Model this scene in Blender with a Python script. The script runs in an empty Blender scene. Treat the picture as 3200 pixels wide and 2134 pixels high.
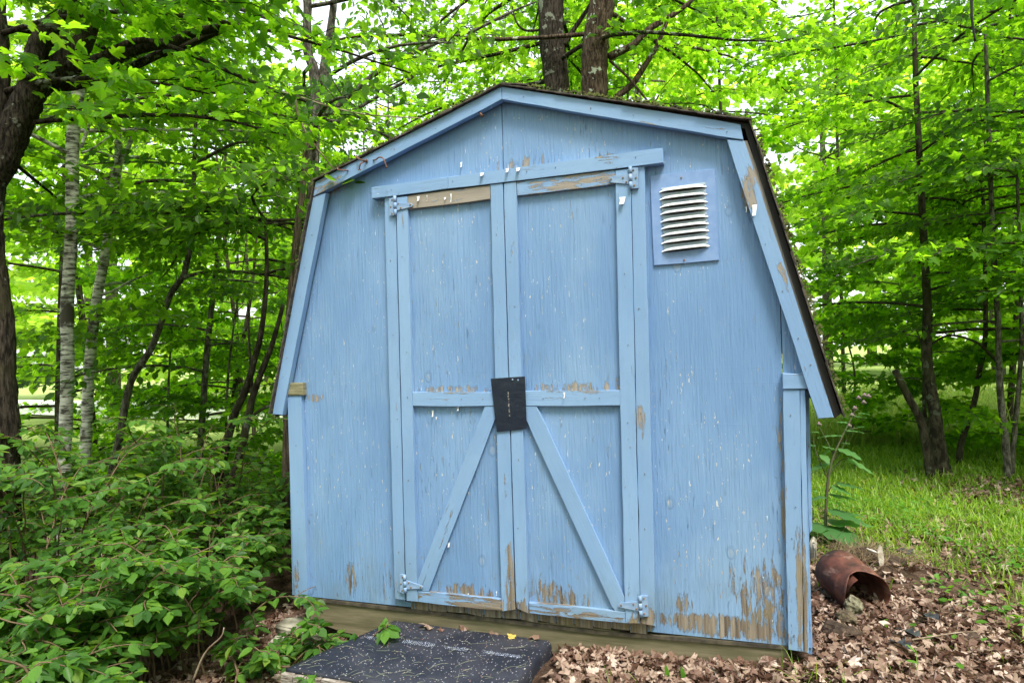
import bpy, bmesh, math, random
import numpy as np
from mathutils import Vector, Matrix, Euler

# ------------------------------------------------------------------ camera, world, sun, exposure
SC = bpy.context.scene
COL = SC.collection
F = 1500 / 2351 * 3200; CX, CY = 1600.0, 1067.0
YAW, PITCH, ROLL = math.radians(19.6), math.radians(0.8), math.radians(1.45)
CAM = np.array([1.02, -2.80, 1.25])
fw = np.array([-math.sin(YAW) * math.cos(PITCH), math.cos(YAW) * math.cos(PITCH), math.sin(PITCH)])
r0 = np.array([math.cos(YAW), math.sin(YAW), 0.0]); u0 = np.cross(r0, fw)
rt = math.cos(ROLL) * r0 - math.sin(ROLL) * u0
up = math.cos(ROLL) * u0 + math.sin(ROLL) * r0
cd = bpy.data.cameras.new("camera"); cam = bpy.data.objects.new("camera", cd); COL.objects.link(cam)
cd.sensor_width = 36.0; cd.lens = 36.0 * F / 3200.0; cd.clip_start = 0.05; cd.clip_end = 1000
m = Matrix(((rt[0], up[0], -fw[0], CAM[0]), (rt[1], up[1], -fw[1], CAM[1]), (rt[2], up[2], -fw[2], CAM[2]), (0, 0, 0, 1)))
cam.matrix_world = m; SC.camera = cam

SUN_EL, SUN_AZ = math.radians(60), math.radians(140)     # azimuth from +Y towards +X: high, veiled, from the right
w = bpy.data.worlds.new("World"); SC.world = w; w.use_nodes = True
nt = w.node_tree; bg = nt.nodes["Background"]
sky = nt.nodes.new("ShaderNodeTexSky"); sky.sky_type = 'NISHITA'; sky.sun_disc = False
sky.sun_elevation = SUN_EL; sky.sun_rotation = SUN_AZ; sky.air_density = 1.0; sky.dust_density = 4.0; sky.ozone_density = 1.0
mx = nt.nodes.new("ShaderNodeMix"); mx.data_type = 'RGBA'; mx.inputs[0].default_value = 0.62
mx.inputs[7].default_value = (5.0, 5.05, 5.1, 1)           # even white cloud over the blue
nt.links.new(sky.outputs[0], mx.inputs[6]); nt.links.new(mx.outputs[2], bg.inputs[0])
bg.inputs[1].default_value = 0.13
sd = bpy.data.lights.new("sun", 'SUN'); sd.energy = 1.5; sd.angle = math.radians(16); sd.color = (1.0, 0.95, 0.86)
sun = bpy.data.objects.new("sun", sd); COL.objects.link(sun)
sv = Vector((math.sin(SUN_AZ) * math.cos(SUN_EL), math.cos(SUN_AZ) * math.cos(SUN_EL), math.sin(SUN_EL)))
sun.rotation_euler = sv.to_track_quat('Z', 'Y').to_euler(); sun.location = (3, 8, 12)
SC.view_settings.view_transform = 'Standard'; SC.view_settings.look = 'None'
SC.view_settings.exposure = 1.8; SC.view_settings.gamma = 1.0; SC.view_settings.use_curve_mapping = False
cy = SC.cycles
cy.max_bounces = 7; cy.diffuse_bounces = 5; cy.glossy_bounces = 2; cy.transmission_bounces = 3; cy.transparent_max_bounces = 4
cy.use_denoising = True; cy.caustics_reflective = False; cy.caustics_refractive = False

# ------------------------------------------------------------------ projection helpers (turn a place seen in the photo into a place in the world)
def ray(x, y): return fw + (x - CX) / F * rt - (y - CY) / F * up
def onY(x, y, Y=0.0):
    d = ray(x, y); return CAM + d * ((Y - CAM[1]) / d[1])
def onZ(x, y, Z=0.0):
    d = ray(x, y); return CAM + d * ((Z - CAM[2]) / d[2])
def at(x, y, depth): return CAM + ray(x, y) * depth
K = 3200 / 2351.0
def atd(x, y, depth): return at(x * K, y * K, depth)

rng = np.random.default_rng(7)
def ground_z(x, y):
    x = np.asarray(x, float); y = np.asarray(y, float)
    z = -0.03 - 0.083 * np.clip(1.2 - x, 0, 4.6)
    z = z + 0.02 * np.sin(x * 2.1 + 1.3) * np.sin(y * 1.7) + 0.012 * np.sin(x * 5.3) * np.cos(y * 4.1)
    z = z + 0.10 * np.exp(-(((x - 1.72) / .30) ** 2 + ((y - 1.15) / .28) ** 2))          # little soil mound behind the drum
    z = z + 0.10 * np.clip((y - 4.0) / 3, 0, 1) * np.clip((x - 2) / 1.5, 0, 1)
    z = z - 0.012 * np.clip(y - 8, 0, 60) * np.clip((-x - 2) / 4, 0, 1)
    return z

# ------------------------------------------------------------------ object helpers
def tag(o, label=None, cat=None, group=None, kind=None):
    if label: o['label'] = label
    if cat: o['category'] = cat
    if group: o['group'] = group
    if kind: o['kind'] = kind
    return o
def empty(name, loc, label, cat, group=None):
    o = bpy.data.objects.new(name, None); COL.objects.link(o); o.location = loc; o.empty_display_size = 0.1
    return tag(o, label, cat, group)
def wl(o):                                                # world location of a chain of unrotated parents
    v = Vector(o.location)
    while o.parent: o = o.parent; v += Vector(o.location)
    return v
def link(name, me, mat, parent=None, loc=(0, 0, 0), rot=None):
    o = bpy.data.objects.new(name, me); COL.objects.link(o)
    if mat is not None and not me.materials: me.materials.append(mat)
    o.location = Vector(loc) - (wl(parent) if parent else Vector((0, 0, 0)))
    if parent: o.parent = parent
    if rot: o.rotation_euler = rot
    return o

class Acc:
    """collects vertices and faces and builds one mesh from them"""
    def __init__(s): s.v = []; s.li = []; s.lt = []; s.t = []; s.n = 0; s.sm = []
    def add(s, V, faces, tint=0.5, smooth=False):
        V = np.asarray(V, float); s.v.append(V)
        for f in faces:
            s.li.extend([i + s.n for i in f]); s.lt.append(len(f)); s.sm.append(smooth)
        s.t.append(np.full(len(V), tint, float)); s.n += len(V)
    def add_many(s, V, tmpl_faces, tint, smooth=False):
        """V (N,k,3): N copies of one template"""
        N, k, _ = V.shape
        for f in tmpl_faces:
            pass
        flat = np.concatenate([np.array(f) for f in tmpl_faces]); cnt = [len(f) for f in tmpl_faces]
        idx = (np.arange(N)[:, None] * k + flat[None, :] + s.n).ravel()
        s.v.append(V.reshape(-1, 3)); s.li.extend(idx.tolist()); s.lt.extend(cnt * N); s.sm.extend([smooth] * (len(cnt) * N))
        s.t.append(np.repeat(np.asarray(tint, float), k)); s.n += N * k
    def mesh(s, name, origin=(0, 0, 0)):
        me = bpy.data.meshes.new(name)
        V = np.concatenate(s.v) - np.array(origin)
        li = np.array(s.li, np.int32); lt = np.array(s.lt, np.int32)
        me.vertices.add(len(V)); me.vertices.foreach_set('co', V.astype(np.float32).ravel())
        me.loops.add(len(li)); me.loops.foreach_set('vertex_index', li)
        me.polygons.add(len(lt)); ls = np.concatenate([[0], np.cumsum(lt)[:-1]]).astype(np.int32)
        me.polygons.foreach_set('loop_start', ls); me.polygons.foreach_set('loop_total', lt)
        me.polygons.foreach_set('use_smooth', np.array(s.sm, bool))
        a = me.attributes.new('tint', 'FLOAT', 'POINT'); a.data.foreach_set('value', np.concatenate(s.t).astype(np.float32))
        me.update(calc_edges=True); me.validate()
        return me
    def build(s, name, mat, parent=None, origin=None):
        if origin is None: origin = tuple(wl(parent)) if parent else (0, 0, 0)
        return link(name, s.mesh(name, origin), mat, parent, origin)

def smooth_path(P, n=6):
    P = np.asarray(P, float)
    if len(P) < 3: return np.array([P[0] + (P[-1] - P[0]) * t for t in np.linspace(0, 1, n + 1)])
    Q = np.vstack([2 * P[0] - P[1], P, 2 * P[-1] - P[-2]]); out = []
    for i in range(1, len(Q) - 2):
        for t in np.linspace(0, 1, n, endpoint=False):
            a, b, c, d = Q[i - 1], Q[i], Q[i + 1], Q[i + 2]
            out.append(0.5 * ((2 * b) + (-a + c) * t + (2 * a - 5 * b + 4 * c - d) * t * t + (-a + 3 * b - 3 * c + d) * t ** 3))
    out.append(P[-1]); return np.array(out)
def tube(acc, P, R, sides=8, rough=0.0, cap=True, tint=0.5):
    P = np.asarray(P, float); n = len(P)
    R = np.interp(np.linspace(0, 1, n), np.linspace(0, 1, len(R)), R) if len(np.atleast_1d(R)) != n else np.asarray(R)
    T = np.gradient(P, axis=0); T /= np.linalg.norm(T, axis=1)[:, None] + 1e-9
    ref = np.array([0, 0, 1.0]) if abs(T[0][2]) < 0.8 else np.array([1.0, 0, 0])
    A = np.cross(T, ref); A /= np.linalg.norm(A, axis=1)[:, None] + 1e-9
    B = np.cross(T, A)
    th = np.linspace(0, 2 * math.pi, sides, endpoint=False)
    rr = R[:, None] * (1 + rough * rng.standard_normal((n, sides)))
    V = P[:, None, :] + rr[:, :, None] * (np.cos(th)[None, :, None] * A[:, None, :] + np.sin(th)[None, :, None] * B[:, None, :])
    V = V.reshape(-1, 3); fs = []
    for i in range(n - 1):
        for j in range(sides):
            k = (j + 1) % sides
            fs.append((i * sides + j, i * sides + k, (i + 1) * sides + k, (i + 1) * sides + j))
    if cap and sides > 3: fs.append(tuple((n - 1) * sides + j for j in range(sides))); fs.append(tuple(range(sides))[::-1])
    acc.add(V, fs, tint, True)

# ------------------------------------------------------------------ material helpers
class NT:
    def __init__(s, name):
        s.m = bpy.data.materials.new(name); s.m.use_nodes = True; s.t = s.m.node_tree; s.t.nodes.clear()
        s.out = s.t.nodes.new('ShaderNodeOutputMaterial')
    def n(s, typ, props=None, **inp):
        nd = s.t.nodes.new('ShaderNode' + typ)
        for k, v in (props or {}).items(): setattr(nd, k, v)
        for k, v in inp.items():
            key = int(k[1:]) if k[0] == 'i' and k[1:].isdigit() else k.replace('_', ' ')
            s.set(nd.inputs[key], v)
        return nd
    def set(s, sock, v):
        if isinstance(v, bpy.types.NodeSocket): s.t.links.new(v, sock)
        elif isinstance(v, bpy.types.Node): s.t.links.new(v.outputs[0], sock)
        else: sock.default_value = v
    def math(s, op, a, b=0.0, clamp=False):
        return s.n('Math', {'operation': op, 'use_clamp': clamp}, i0=a, i1=b).outputs[0]
    def ss(s, v, lo, hi, a=0.0, b=1.0):
        return s.n('MapRange', {'interpolation_type': 'SMOOTHSTEP'}, i0=v, i1=lo, i2=hi, i3=a, i4=b).outputs[0]
    def lin(s, v, lo, hi, a=0.0, b=1.0): return s.n('MapRange', None, i0=v, i1=lo, i2=hi, i3=a, i4=b).outputs[0]
    def mix(s, f, a, b, mode='MIX'):
        nd = s.n('Mix', {'data_type': 'RGBA', 'blend_type': mode}); s.set(nd.inputs[0], f)
        s.set(nd.inputs[6], c4(a)); s.set(nd.inputs[7], c4(b)); return nd.outputs[2]
    def noise(s, vec, scale, detail=3.0, rough=0.55, dist=0.0):
        return s.n('TexNoise', None, Vector=vec, Scale=scale, Detail=detail, Roughness=rough, Distortion=dist).outputs[0]
    def mp(s, vec, sc, loc=(0, 0, 0)):
        return s.n('Mapping', None, Vector=vec, Scale=sc, Location=loc).outputs[0]
    def ramp(s, f, stops):
        nd = s.n('ValToRGB', None, i0=f); e = nd.color_ramp.elements
        while len(e) < len(stops): e.new(0.5)
        for el, (p, c) in zip(e, stops): el.position = p; el.color = c4(c)
        return nd.outputs[0]
    def done(s, **kw):
        b = s.n('BsdfPrincipled', None)
        for k, v in kw.items():
            s.set(b.inputs[k.replace('_', ' ')], c4(v) if k == 'Base_Color' else v)
        s.set(s.out.inputs[0], b.outputs[0]); return s.m
    def bump(s, h, dist=0.002, strength=1.0): return s.n('Bump', None, Height=h, Distance=dist, Strength=strength).outputs[0]
def c4(c):
    if isinstance(c, (tuple, list)) and len(c) == 3: return (*c, 1.0)
    return c

# ------------------------------------------------------------------ materials
SHED = empty('garden_shed', (0, 0, 0), 'sky blue wooden barn shed with peeling paint and gambrel roof', 'shed')
def P2(x, y): p = onY(x, y); return (p[0], p[2])
# places where the paint has come off: (x, z, half width, half height, amount) on the shed's front
SPOTS = [(.90, .105, .34, .06, .40), (1.07, .20, .12, .20, .30), (.98, .30, .07, .12, .22), (.75, .19, .05, .08, .26),
         (-.27, 1.074, .28, .026, .26), (.29, 1.078, .28, .034, .25), (-.22, .13, .16, .06, .32), (.20, .15, .17, .11, .27),
         (-.97, 2.10, .22, .07, .24), (1.06, 1.86, .05, .12, .36), (1.17, 1.52, .03, .10, .25), (-1.05, 1.035, .07, .03, .30),
         (1.20, .25, .03, .35, .40), (.00, .20, .035, .22, .34), (-.10, .10, .35, .05, .34), (.45, .09, .25, .04, .28),
         (-.03, 2.10, .12, .04, .16), (.60, .95, .03, .09, .36), (-.62, .12, .10, .10, .20), (1.14, .70, .03, .50, .22),
         (.60, .12, .05, .07, .36), (-.86, .14, .05, .10, .30), (-1.18, .10, .05, .12, .26), (.10, 2.09, .16, .05, .24), (.49, 2.06, .07, .05, .28)]
def paint(name, panel):
    t = NT(name)
    loc = t.n('TexCoord').outputs['Object']
    tcs = t.n('TexCoord'); tcs.object = SHED; sh = tcs.outputs['Object']
    ri = t.n('ObjectInfo').outputs['Random']
    off = t.n('VectorMath', {'operation': 'SCALE'}, i0=(13.7, 7.1, 5.3)); t.set(off.inputs['Scale'], ri)
    v = t.n('VectorMath', {'operation': 'ADD'}, i0=loc, i1=off.outputs[0]).outputs[0]
    S = (lambda a, g: (a, a, g)) if panel else (lambda a, g: (g, a, a))
    grain = t.noise(t.mp(v, S(105, 5)), 1.0, 3, .6)
    gr2 = t.noise(t.mp(v, S(210, 17)), 1.0, 2, .6)
    big = t.noise(t.mp(v, S(4, 1.5)), 1.0, 3, .5)
    pn = t.noise(t.mp(v, S(50, 7)), 1.0, 6, .74, .4)
    fl = t.noise(t.mp(v, S(120, 26)), 1.0, 3, .6)
    wear = t.n('Attribute', {'attribute_type': 'OBJECT', 'attribute_name': 'wear'}).outputs['Fac']
    W = wear
    for (x, z, sx, sz, a) in SPOTS:
        d = t.n('VectorMath', {'operation': 'SUBTRACT'}, i0=sh, i1=(x, 0, z)).outputs[0]
        d = t.n('VectorMath', {'operation': 'MULTIPLY'}, i0=d, i1=(1 / sx, 0, 1 / sz)).outputs[0]
        l = t.n('VectorMath', {'operation': 'LENGTH'}, i0=d).outputs['Value']
        W = t.math('MAXIMUM', W, t.ss(l, 1.25, .35, 0, a))
    val = t.math('ADD', pn, t.math('MULTIPLY', W, .70))
    th_ = .0 if panel else .012
    peel = t.ss(val, .685 + th_, .70 + th_)
    fleck = t.math('MULTIPLY', t.ss(fl, .665 if panel else .75, .685 if panel else .77), t.ss(big, .34, .52))
    peel = t.math('MAXIMUM', peel, fleck)
    # knots showing through
    vk = t.n('TexVoronoi', {'feature': 'F1'}, Vector=t.mp(v, S(5.2, 3.4)), Scale=1.0).outputs['Distance']
    knot = t.math('MULTIPLY', t.ss(vk, .085, .060), 1.0 if panel else 0.0)
    kring = t.math('MULTIPLY', t.math('SINE', t.math('MULTIPLY', vk, 150)), t.ss(vk, .16, .05))
    # paint colour: faded light blue, slightly uneven, dirt smudges, groove shade painted into the grain
    sx = t.n('SeparateXYZ', None, i0=sh)
    pc = t.mix(t.ss(big, .3, .75), (.135, .255, .465), (.185, .318, .54)) if panel else t.mix(t.ss(big, .3, .75), (.172, .298, .505), (.215, .356, .575))
    fade = t.noise(t.mp(sh, (1.1, 1, .7)), 1.6, 4, .6)
    pc = t.mix(t.math('MULTIPLY', t.ss(fade, .45, .68), .55), pc, (.24, .375, .56))
    smg = t.ss(t.noise(t.mp(v, S(9, 3)), 2.0, 5, .7), .60, .74)
    pc = t.mix(t.math('MULTIPLY', smg, .40), pc, (.15, .22, .27))
    pc = t.mix(t.math('MULTIPLY', t.ss(grain, .52, .34), .30 if panel else .12), pc, (.13, .24, .42))
    grime = t.math('MULTIPLY', t.ss(sx.outputs[2], .55, .0), t.ss(t.noise(t.mp(sh, (2.5, 1, 1.6)), 2.0, 4, .6), .42, .7))
    pc = t.mix(t.math('MULTIPLY', grime, .45), pc, (.15, .20, .20))
    wn = t.noise(t.mp(v, S(70, 2.5)), 1.0, 5, .65)
    wood = t.ramp(wn, [(.30, (.06, .045, .033)), (.45, (.155, .125, .095)), (.60, (.26, .22, .175)), (.8, (.38, .345, .30))])
    wood = t.mix(t.math('MULTIPLY', t.ss(t.noise(sh, 6.0, 3), .52, .7), .5), wood, (.20, .16, .07))
    wood = t.mix(t.math('MULTIPLY', t.ss(sx.outputs[2], .25, .8), .55), wood, (.36, .33, .29))
    wood = t.mix(t.math('MULTIPLY', t.ss(fleck, 0, 1), t.ss(sx.outputs[2], .15, .5)), wood, (.60, .60, .60))
    col = t.mix(peel, pc, wood)
    rim = t.math('MULTIPLY', t.ss(val, .66 + th_, .68 + th_), t.math('SUBTRACT', 1.0, peel))
    col = t.mix(t.math('MULTIPLY', rim, .35), col, (.50, .60, .74))
    col = t.mix(t.math('MULTIPLY', knot, .38), col, (.33, .35, .36))
    col = t.mix(t.math('MULTIPLY', t.math('MULTIPLY', t.ss(vk, .13, .10), t.ss(vk, .075, .10)), .28 if panel else 0.0), col, (.07, .12, .20))
    crk = t.ss(t.noise(t.mp(v, S(130, 8), (3, 3, 3)), 1.0, 3, .6), .66, .70)
    crk = t.math('MULTIPLY', crk, t.ss(t.noise(t.mp(v, S(7, 1.4), (9, 9, 9)), 1.0, 2), .48, .62)) if panel else t.math('MULTIPLY', t.ss(crk, 0, 1), t.ss(big, .66, .74))
    col = t.mix(t.math('MULTIPLY', crk, .42), col, (.045, .06, .085))
    h = t.math('MULTIPLY', grain, 1.25 if panel else .35)
    h = t.math('ADD', h, t.math('MULTIPLY', gr2, .45 if panel else .12))
    h = t.math('ADD', h, t.math('MULTIPLY', t.math('SUBTRACT', 1.0, peel), .38))
    h = t.math('ADD', h, t.math('MULTIPLY', rim, .35))
    h = t.math('SUBTRACT', h, t.math('MULTIPLY', crk, .6))
    h = t.math('ADD', h, t.math('MULTIPLY', kring, .10 if panel else 0.0))
    if panel:
        for zl in (.545, .60, 1.16, 1.10, .93):
            dz = t.math('ABSOLUTE', t.math('SUBTRACT', t.math('ADD', sx.outputs[2], t.math('MULTIPLY', big, .006)), zl))
            h = t.math('ADD', h, t.math('MULTIPLY', t.ss(dz, .0035, .0), .06))
    return t.done(Base_Color=col, Roughness=t.lin(peel, 0, 1, .46, .85), Specular_IOR_Level=.42, Normal=t.bump(h, .0034 if panel else .0026, 1.0))
M_PANEL = paint('paint_panel', True); M_TRIM = paint('paint_trim', False)

def simple(name, col, rough=.8, n1=None, sc=8.0, bumpd=.002, spec=.3, metal=0.0, stretch=(1, 1, 1), lo=.35, hi=.65):
    t = NT(name); o = t.n('TexCoord').outputs['Object']; nz = t.noise(t.mp(o, stretch), sc, 6, .62)
    c = t.mix(t.ss(nz, lo, hi), col, n1) if n1 else col
    return t.done(Base_Color=c, Roughness=rough, Specular_IOR_Level=spec, Metallic=metal, Normal=t.bump(nz, bumpd))
M_DARK = simple('dark_gap', (.015, .014, .013))
M_OLD = simple('weathered_beam', (.105, .098, .055), .8, (.20, .17, .11), 5, .003, stretch=(.5, 4, 6))
M_SHINGLE = simple('asphalt_shingle', (.035, .03, .027), .85, (.10, .085, .07), 30, .004)
M_MOSS = simple('moss', (.022, .028, .010), .95, (.085, .10, .02), 14, .004)
M_RUST = None
def rust():
    t = NT('rusty_steel'); o = t.n('TexCoord').outputs['Object']
    a = t.noise(o, 9, 6, .65); b = t.noise(o, 40, 4, .6); c = t.noise(t.mp(o, (2, 2, 7)), 4, 5, .6)
    col = t.ramp(a, [(.36, (.030, .014, .011)), (.47, (.085, .030, .022)), (.57, (.135, .048, .032)), (.7, (.21, .085, .035))])
    col = t.mix(t.math('MULTIPLY', t.ss(c, .54, .66), .5), col, (.30, .19, .155)); col = t.mix(t.ss(b, .62, .72), col, (.06, .03, .025))
    return t.done(Base_Color=col, Roughness=.62, Specular_IOR_Level=.4, Normal=t.bump(b, .002))
M_RUST = rust()
def plate():
    t = NT('black_painted_sheet'); o = t.n('TexCoord').outputs['Object']
    s = t.noise(t.mp(o, (140, 10, 40)), 1.0, 3, .6); sc = t.ss(s, .735, .75)
    x = t.n('SeparateXYZ', None, i0=o)
    ln = t.math('ABSOLUTE', t.math('ADD', t.math('ADD', x.outputs[0], t.math('MULTIPLY', x.outputs[2], .05)), t.math('MULTIPLY', t.noise(o, 30, 2), .006)))
    ln = t.math('MULTIPLY', t.ss(ln, .0034, .0022), t.ss(t.noise(t.mp(o, (60, 1, 160)), 1.0, 4, .7), .5, .56))
    ln = t.math('MULTIPLY', ln, t.math('MULTIPLY', t.ss(x.outputs[2], .058, .05), t.ss(x.outputs[2], -.06, -.05)))
    m = t.math('MAXIMUM', t.math('MULTIPLY', sc, .8), ln)
    col = t.mix(m, (.008, .014, .028), (.30, .27, .25))
    return t.done(Base_Color=col, Roughness=.33, Specular_IOR_Level=.5, Normal=t.bump(t.noise(o, 14, 3), .004))
M_PLATE = plate()
def vent_mat():
    t = NT('worn_vent_metal'); o = t.n('TexCoord').outputs['Object']
    a = t.noise(o, 18, 5, .6)
    return t.done(Base_Color=t.mix(t.ss(a, .4, .62), (.60, .66, .74), (.80, .80, .82)), Roughness=.4, Metallic=.15, Normal=t.bump(a, .001))
M_VENT = vent_mat()
M_HINGE = simple('painted_hinge', (.17, .28, .46), .5, (.25, .35, .50), 30, .001)
M_SCREW = simple('dull_screw', (.12, .10, .08), .5, (.25, .16, .08), 90)
M_NAIL = simple('rusty_nail', (.10, .05, .04), .7, (.20, .10, .06), 60)
M_FLAKE = simple('paint_flake', (.72, .74, .76), .7)
M_STONE = simple('concrete_stone', (.24, .22, .18), .9, (.42, .39, .33), 9, .004)
M_PLANKTOP = simple('weathered_plank', (.10, .075, .055), .85, (.36, .33, .30), 6, .004, stretch=(3, 3, 30))
M_CORD = simple('black_cable', (.012, .012, .013), .4)
M_WHITE = simple('white_painted_post', (.72, .72, .70), .6, (.6, .6, .56), 7)
M_STAKE = simple('bleached_stake', (.62, .58, .50), .8, (.30, .24, .18), 25, .002)
M_SOIL = simple('dark_soil', (.030, .020, .014), .95, (.075, .05, .035), 30, .01)
M_SCRAP = simple('black_plastic_scrap', (.02, .022, .026), .35, (.05, .055, .06), 30)
M_FLOWER = simple('thistle_purple', (.30, .12, .32), .7, (.18, .2, .08), 40)
def bark(name, dark, light, sz=(9, 9, 2.2), lichen=None, lamt=.6, moss=None):
    t = NT(name); o = t.n('TexCoord').outputs['Object']
    a = t.noise(t.mp(o, sz), 4.0, 6, .68, .4); b = t.noise(o, 3.5, 4, .6)
    col = t.ramp(a, [(.42, dark), (.54, tuple((d + l) / 2 for d, l in zip(dark, light))), (.66, light)])
    if moss: col = t.mix(t.math('MULTIPLY', t.ss(t.noise(o, 2.1, 4), .50, .64), .6), col, moss)
    if lichen: col = t.mix(t.math('MULTIPLY', t.ss(t.noise(o, 7.5, 5, .6), .60, .63), lamt), col, lichen)
    return t.done(Base_Color=col, Roughness=.9, Specular_IOR_Level=.15, Normal=t.bump(a, .02, 1.0))
M_BARK = bark('rough_bark', (.010, .008, .006), (.085, .068, .053), (17, 17, 3), lichen=(.30, .33, .26), lamt=.6, moss=(.05, .05, .018))
M_BARK2 = bark('brown_lichen_bark', (.026, .017, .012), (.18, .125, .09), (14, 14, 3), (.46, .50, .40), .95)
M_BARKG = bark('grey_bark', (.045, .040, .033), (.22, .20, .17), (9, 9, 3.5), (.34, .36, .30), .4)
M_BARKD = bark('dark_bark', (.022, .018, .013), (.10, .085, .06), (6, 6, 2.5), (.22, .25, .19), .4, (.05, .055, .02))
M_PEELED = bark('peeled_wood', (.07, .05, .038), (.27, .21, .16), (14, 14, 1.5))
def birch():
    t = NT('birch_bark'); o = t.n('TexCoord').outputs['Object']
    a = t.noise(t.mp(o, (6, 6, 26)), 1.6, 5, .68, .3); b = t.noise(o, 4.2, 4, .65)
    col = t.ramp(a, [(.40, (.05, .043, .036)), (.50, (.46, .445, .41)), (.62, (.78, .76, .72))])
    col = t.mix(t.ss(b, .52, .62), col, (.06, .05, .04))
    return t.done(Base_Color=col, Roughness=.75, Normal=t.bump(a, .008))
M_BIRCH = birch()
def leafmat(name, stops, trans, tf=.5, gloss=.25, vein=False):
    t = NT(name); ti = t.n('Attribute', {'attribute_name': 'tint'}).outputs['Fac']
    ri = t.n('ObjectInfo').outputs['Random']
    if vein: ti = t.math('FRACT', t.math('ADD', ti, t.math('MULTIPLY', ri, .97)))
    col = t.ramp(ti, stops)
    d = t.n('BsdfPrincipled', None, Base_Color=col, Roughness=.42, Specular_IOR_Level=gloss)
    hs = t.mix(1.0, col, trans, 'MULTIPLY')
    tr = t.n('BsdfTranslucent', None, Color=hs)
    mxs = t.n('MixShader', None, i0=tf, i1=d.outputs[0], i2=tr.outputs[0])
    t.set(t.out.inputs[0], mxs.outputs[0]); return t.m
M_MAPLE = leafmat('maple_leaf', [(0, (.026, .070, .007)), (.5, (.060, .140, .012)), (.9, (.100, .205, .018)), (1, (.115, .215, .02))], (5.7, 5.0, 1.3), .66, .2)
M_BEECH = leafmat('dark_leaf', [(0, (.020, .060, .010)), (.5, (.042, .105, .013)), (1, (.078, .16, .018))], (5.3, 4.6, 1.3), .62, .25)
M_FARLEAF = leafmat('far_leaf', [(0, (.08, .155, .02)), (.5, (.14, .24, .03)), (1, (.20, .32, .06))], (4.6, 4.0, 1.9), .6, .1)
M_SHRUB = leafmat('shrub_leaf', [(0, (.026, .080, .014)), (.5, (.058, .150, .022)), (.92, (.10, .225, .03)), (1, (.15, .25, .04))], (3.6, 2.9, 1.2), .38, .25, True)
M_BURDOCK = leafmat('burdock_leaf', [(0, (.06, .16, .05)), (1, (.11, .24, .07))], (3.0, 2.8, 1.3), .35, .35)
M_GRASS = leafmat('grass_blade', [(0, (.08, .17, .015)), (.6, (.18, .32, .03)), (.93, (.30, .42, .06)), (1, (.50, .46, .22))], (2.6, 2.3, 1.0), .4, .45)
M_SUNLIT_MEADOW = leafmat('sunlit_meadow_blade', [(0, (.20, .30, .05)), (.6, (.30, .40, .10)), (1, (.46, .48, .22))], (2.0, 1.9, 1.2), .4, .3)  # blade colour lightened to carry the meadow's sunlight
M_CLOVER = leafmat('clover_leaf', [(0, (.06, .17, .02)), (1, (.11, .26, .03))], (3.2, 2.8, 1.2), .4, .3)
M_LITTER = leafmat('dry_leaf', [(0, (.05, .026, .018)), (.3, (.13, .070, .050)), (.6, (.235, .155, .115)), (.85, (.38, .285, .225)), (1, (.55, .45, .39))], (1.6, 1.2, 1.0), .12, .25)
M_DEADSTEM = simple('dry_stem', (.17, .12, .08), .8, (.33, .27, .2), 12)
M_STEM = simple('brown_stem', (.09, .055, .035), .7, (.17, .12, .07), 12)
M_GSTEM = simple('green_stem', (.08, .11, .04), .6, (.10, .06, .05), 10)
M_STRAW = leafmat('dry_grass', [(0, (.20, .21, .13)), (.5, (.30, .33, .22)), (1, (.42, .42, .32))], (1, 1, 1), .1, .2)
def ground_mat():
    t = NT('forest_floor'); g = t.n('NewGeometry').outputs['Position']
    a = t.noise(g, 14, 6, .7); b = t.noise(g, 1.3, 4, .6); c = t.noise(g, 60, 3, .6)
    col = t.ramp(a, [(.3, (.022, .014, .010)), (.5, (.075, .048, .034)), (.66, (.16, .10, .075))])
    x = t.n('SeparateXYZ', None, i0=g)
    gr = t.ss(t.math('ADD', x.outputs[1], t.math('MULTIPLY', b, 2.2)), 2.4, 3.6)
    col = t.mix(t.math('MULTIPLY', gr, .8), col, t.ramp(a, [(.3, (.035, .06, .012)), (.7, (.10, .17, .03))]))
    col = t.mix(t.ss(x.outputs[1], 6.0, 9.0), col, t.ramp(b, [(.3, (.22, .31, .07)), (.7, (.36, .43, .15))]))  # far ground coloured lighter, sunlight on the meadow painted in
    return t.done(Base_Color=col, Roughness=.95, Specular_IOR_Level=.1, Normal=t.bump(t.math('ADD', a, t.math('MULTIPLY', c, .4)), .03))
M_GROUND = ground_mat()
M_ROAD = simple('pale_gravel', (.66, .64, .60), .9, (.78, .76, .72), 4, .01)

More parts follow.
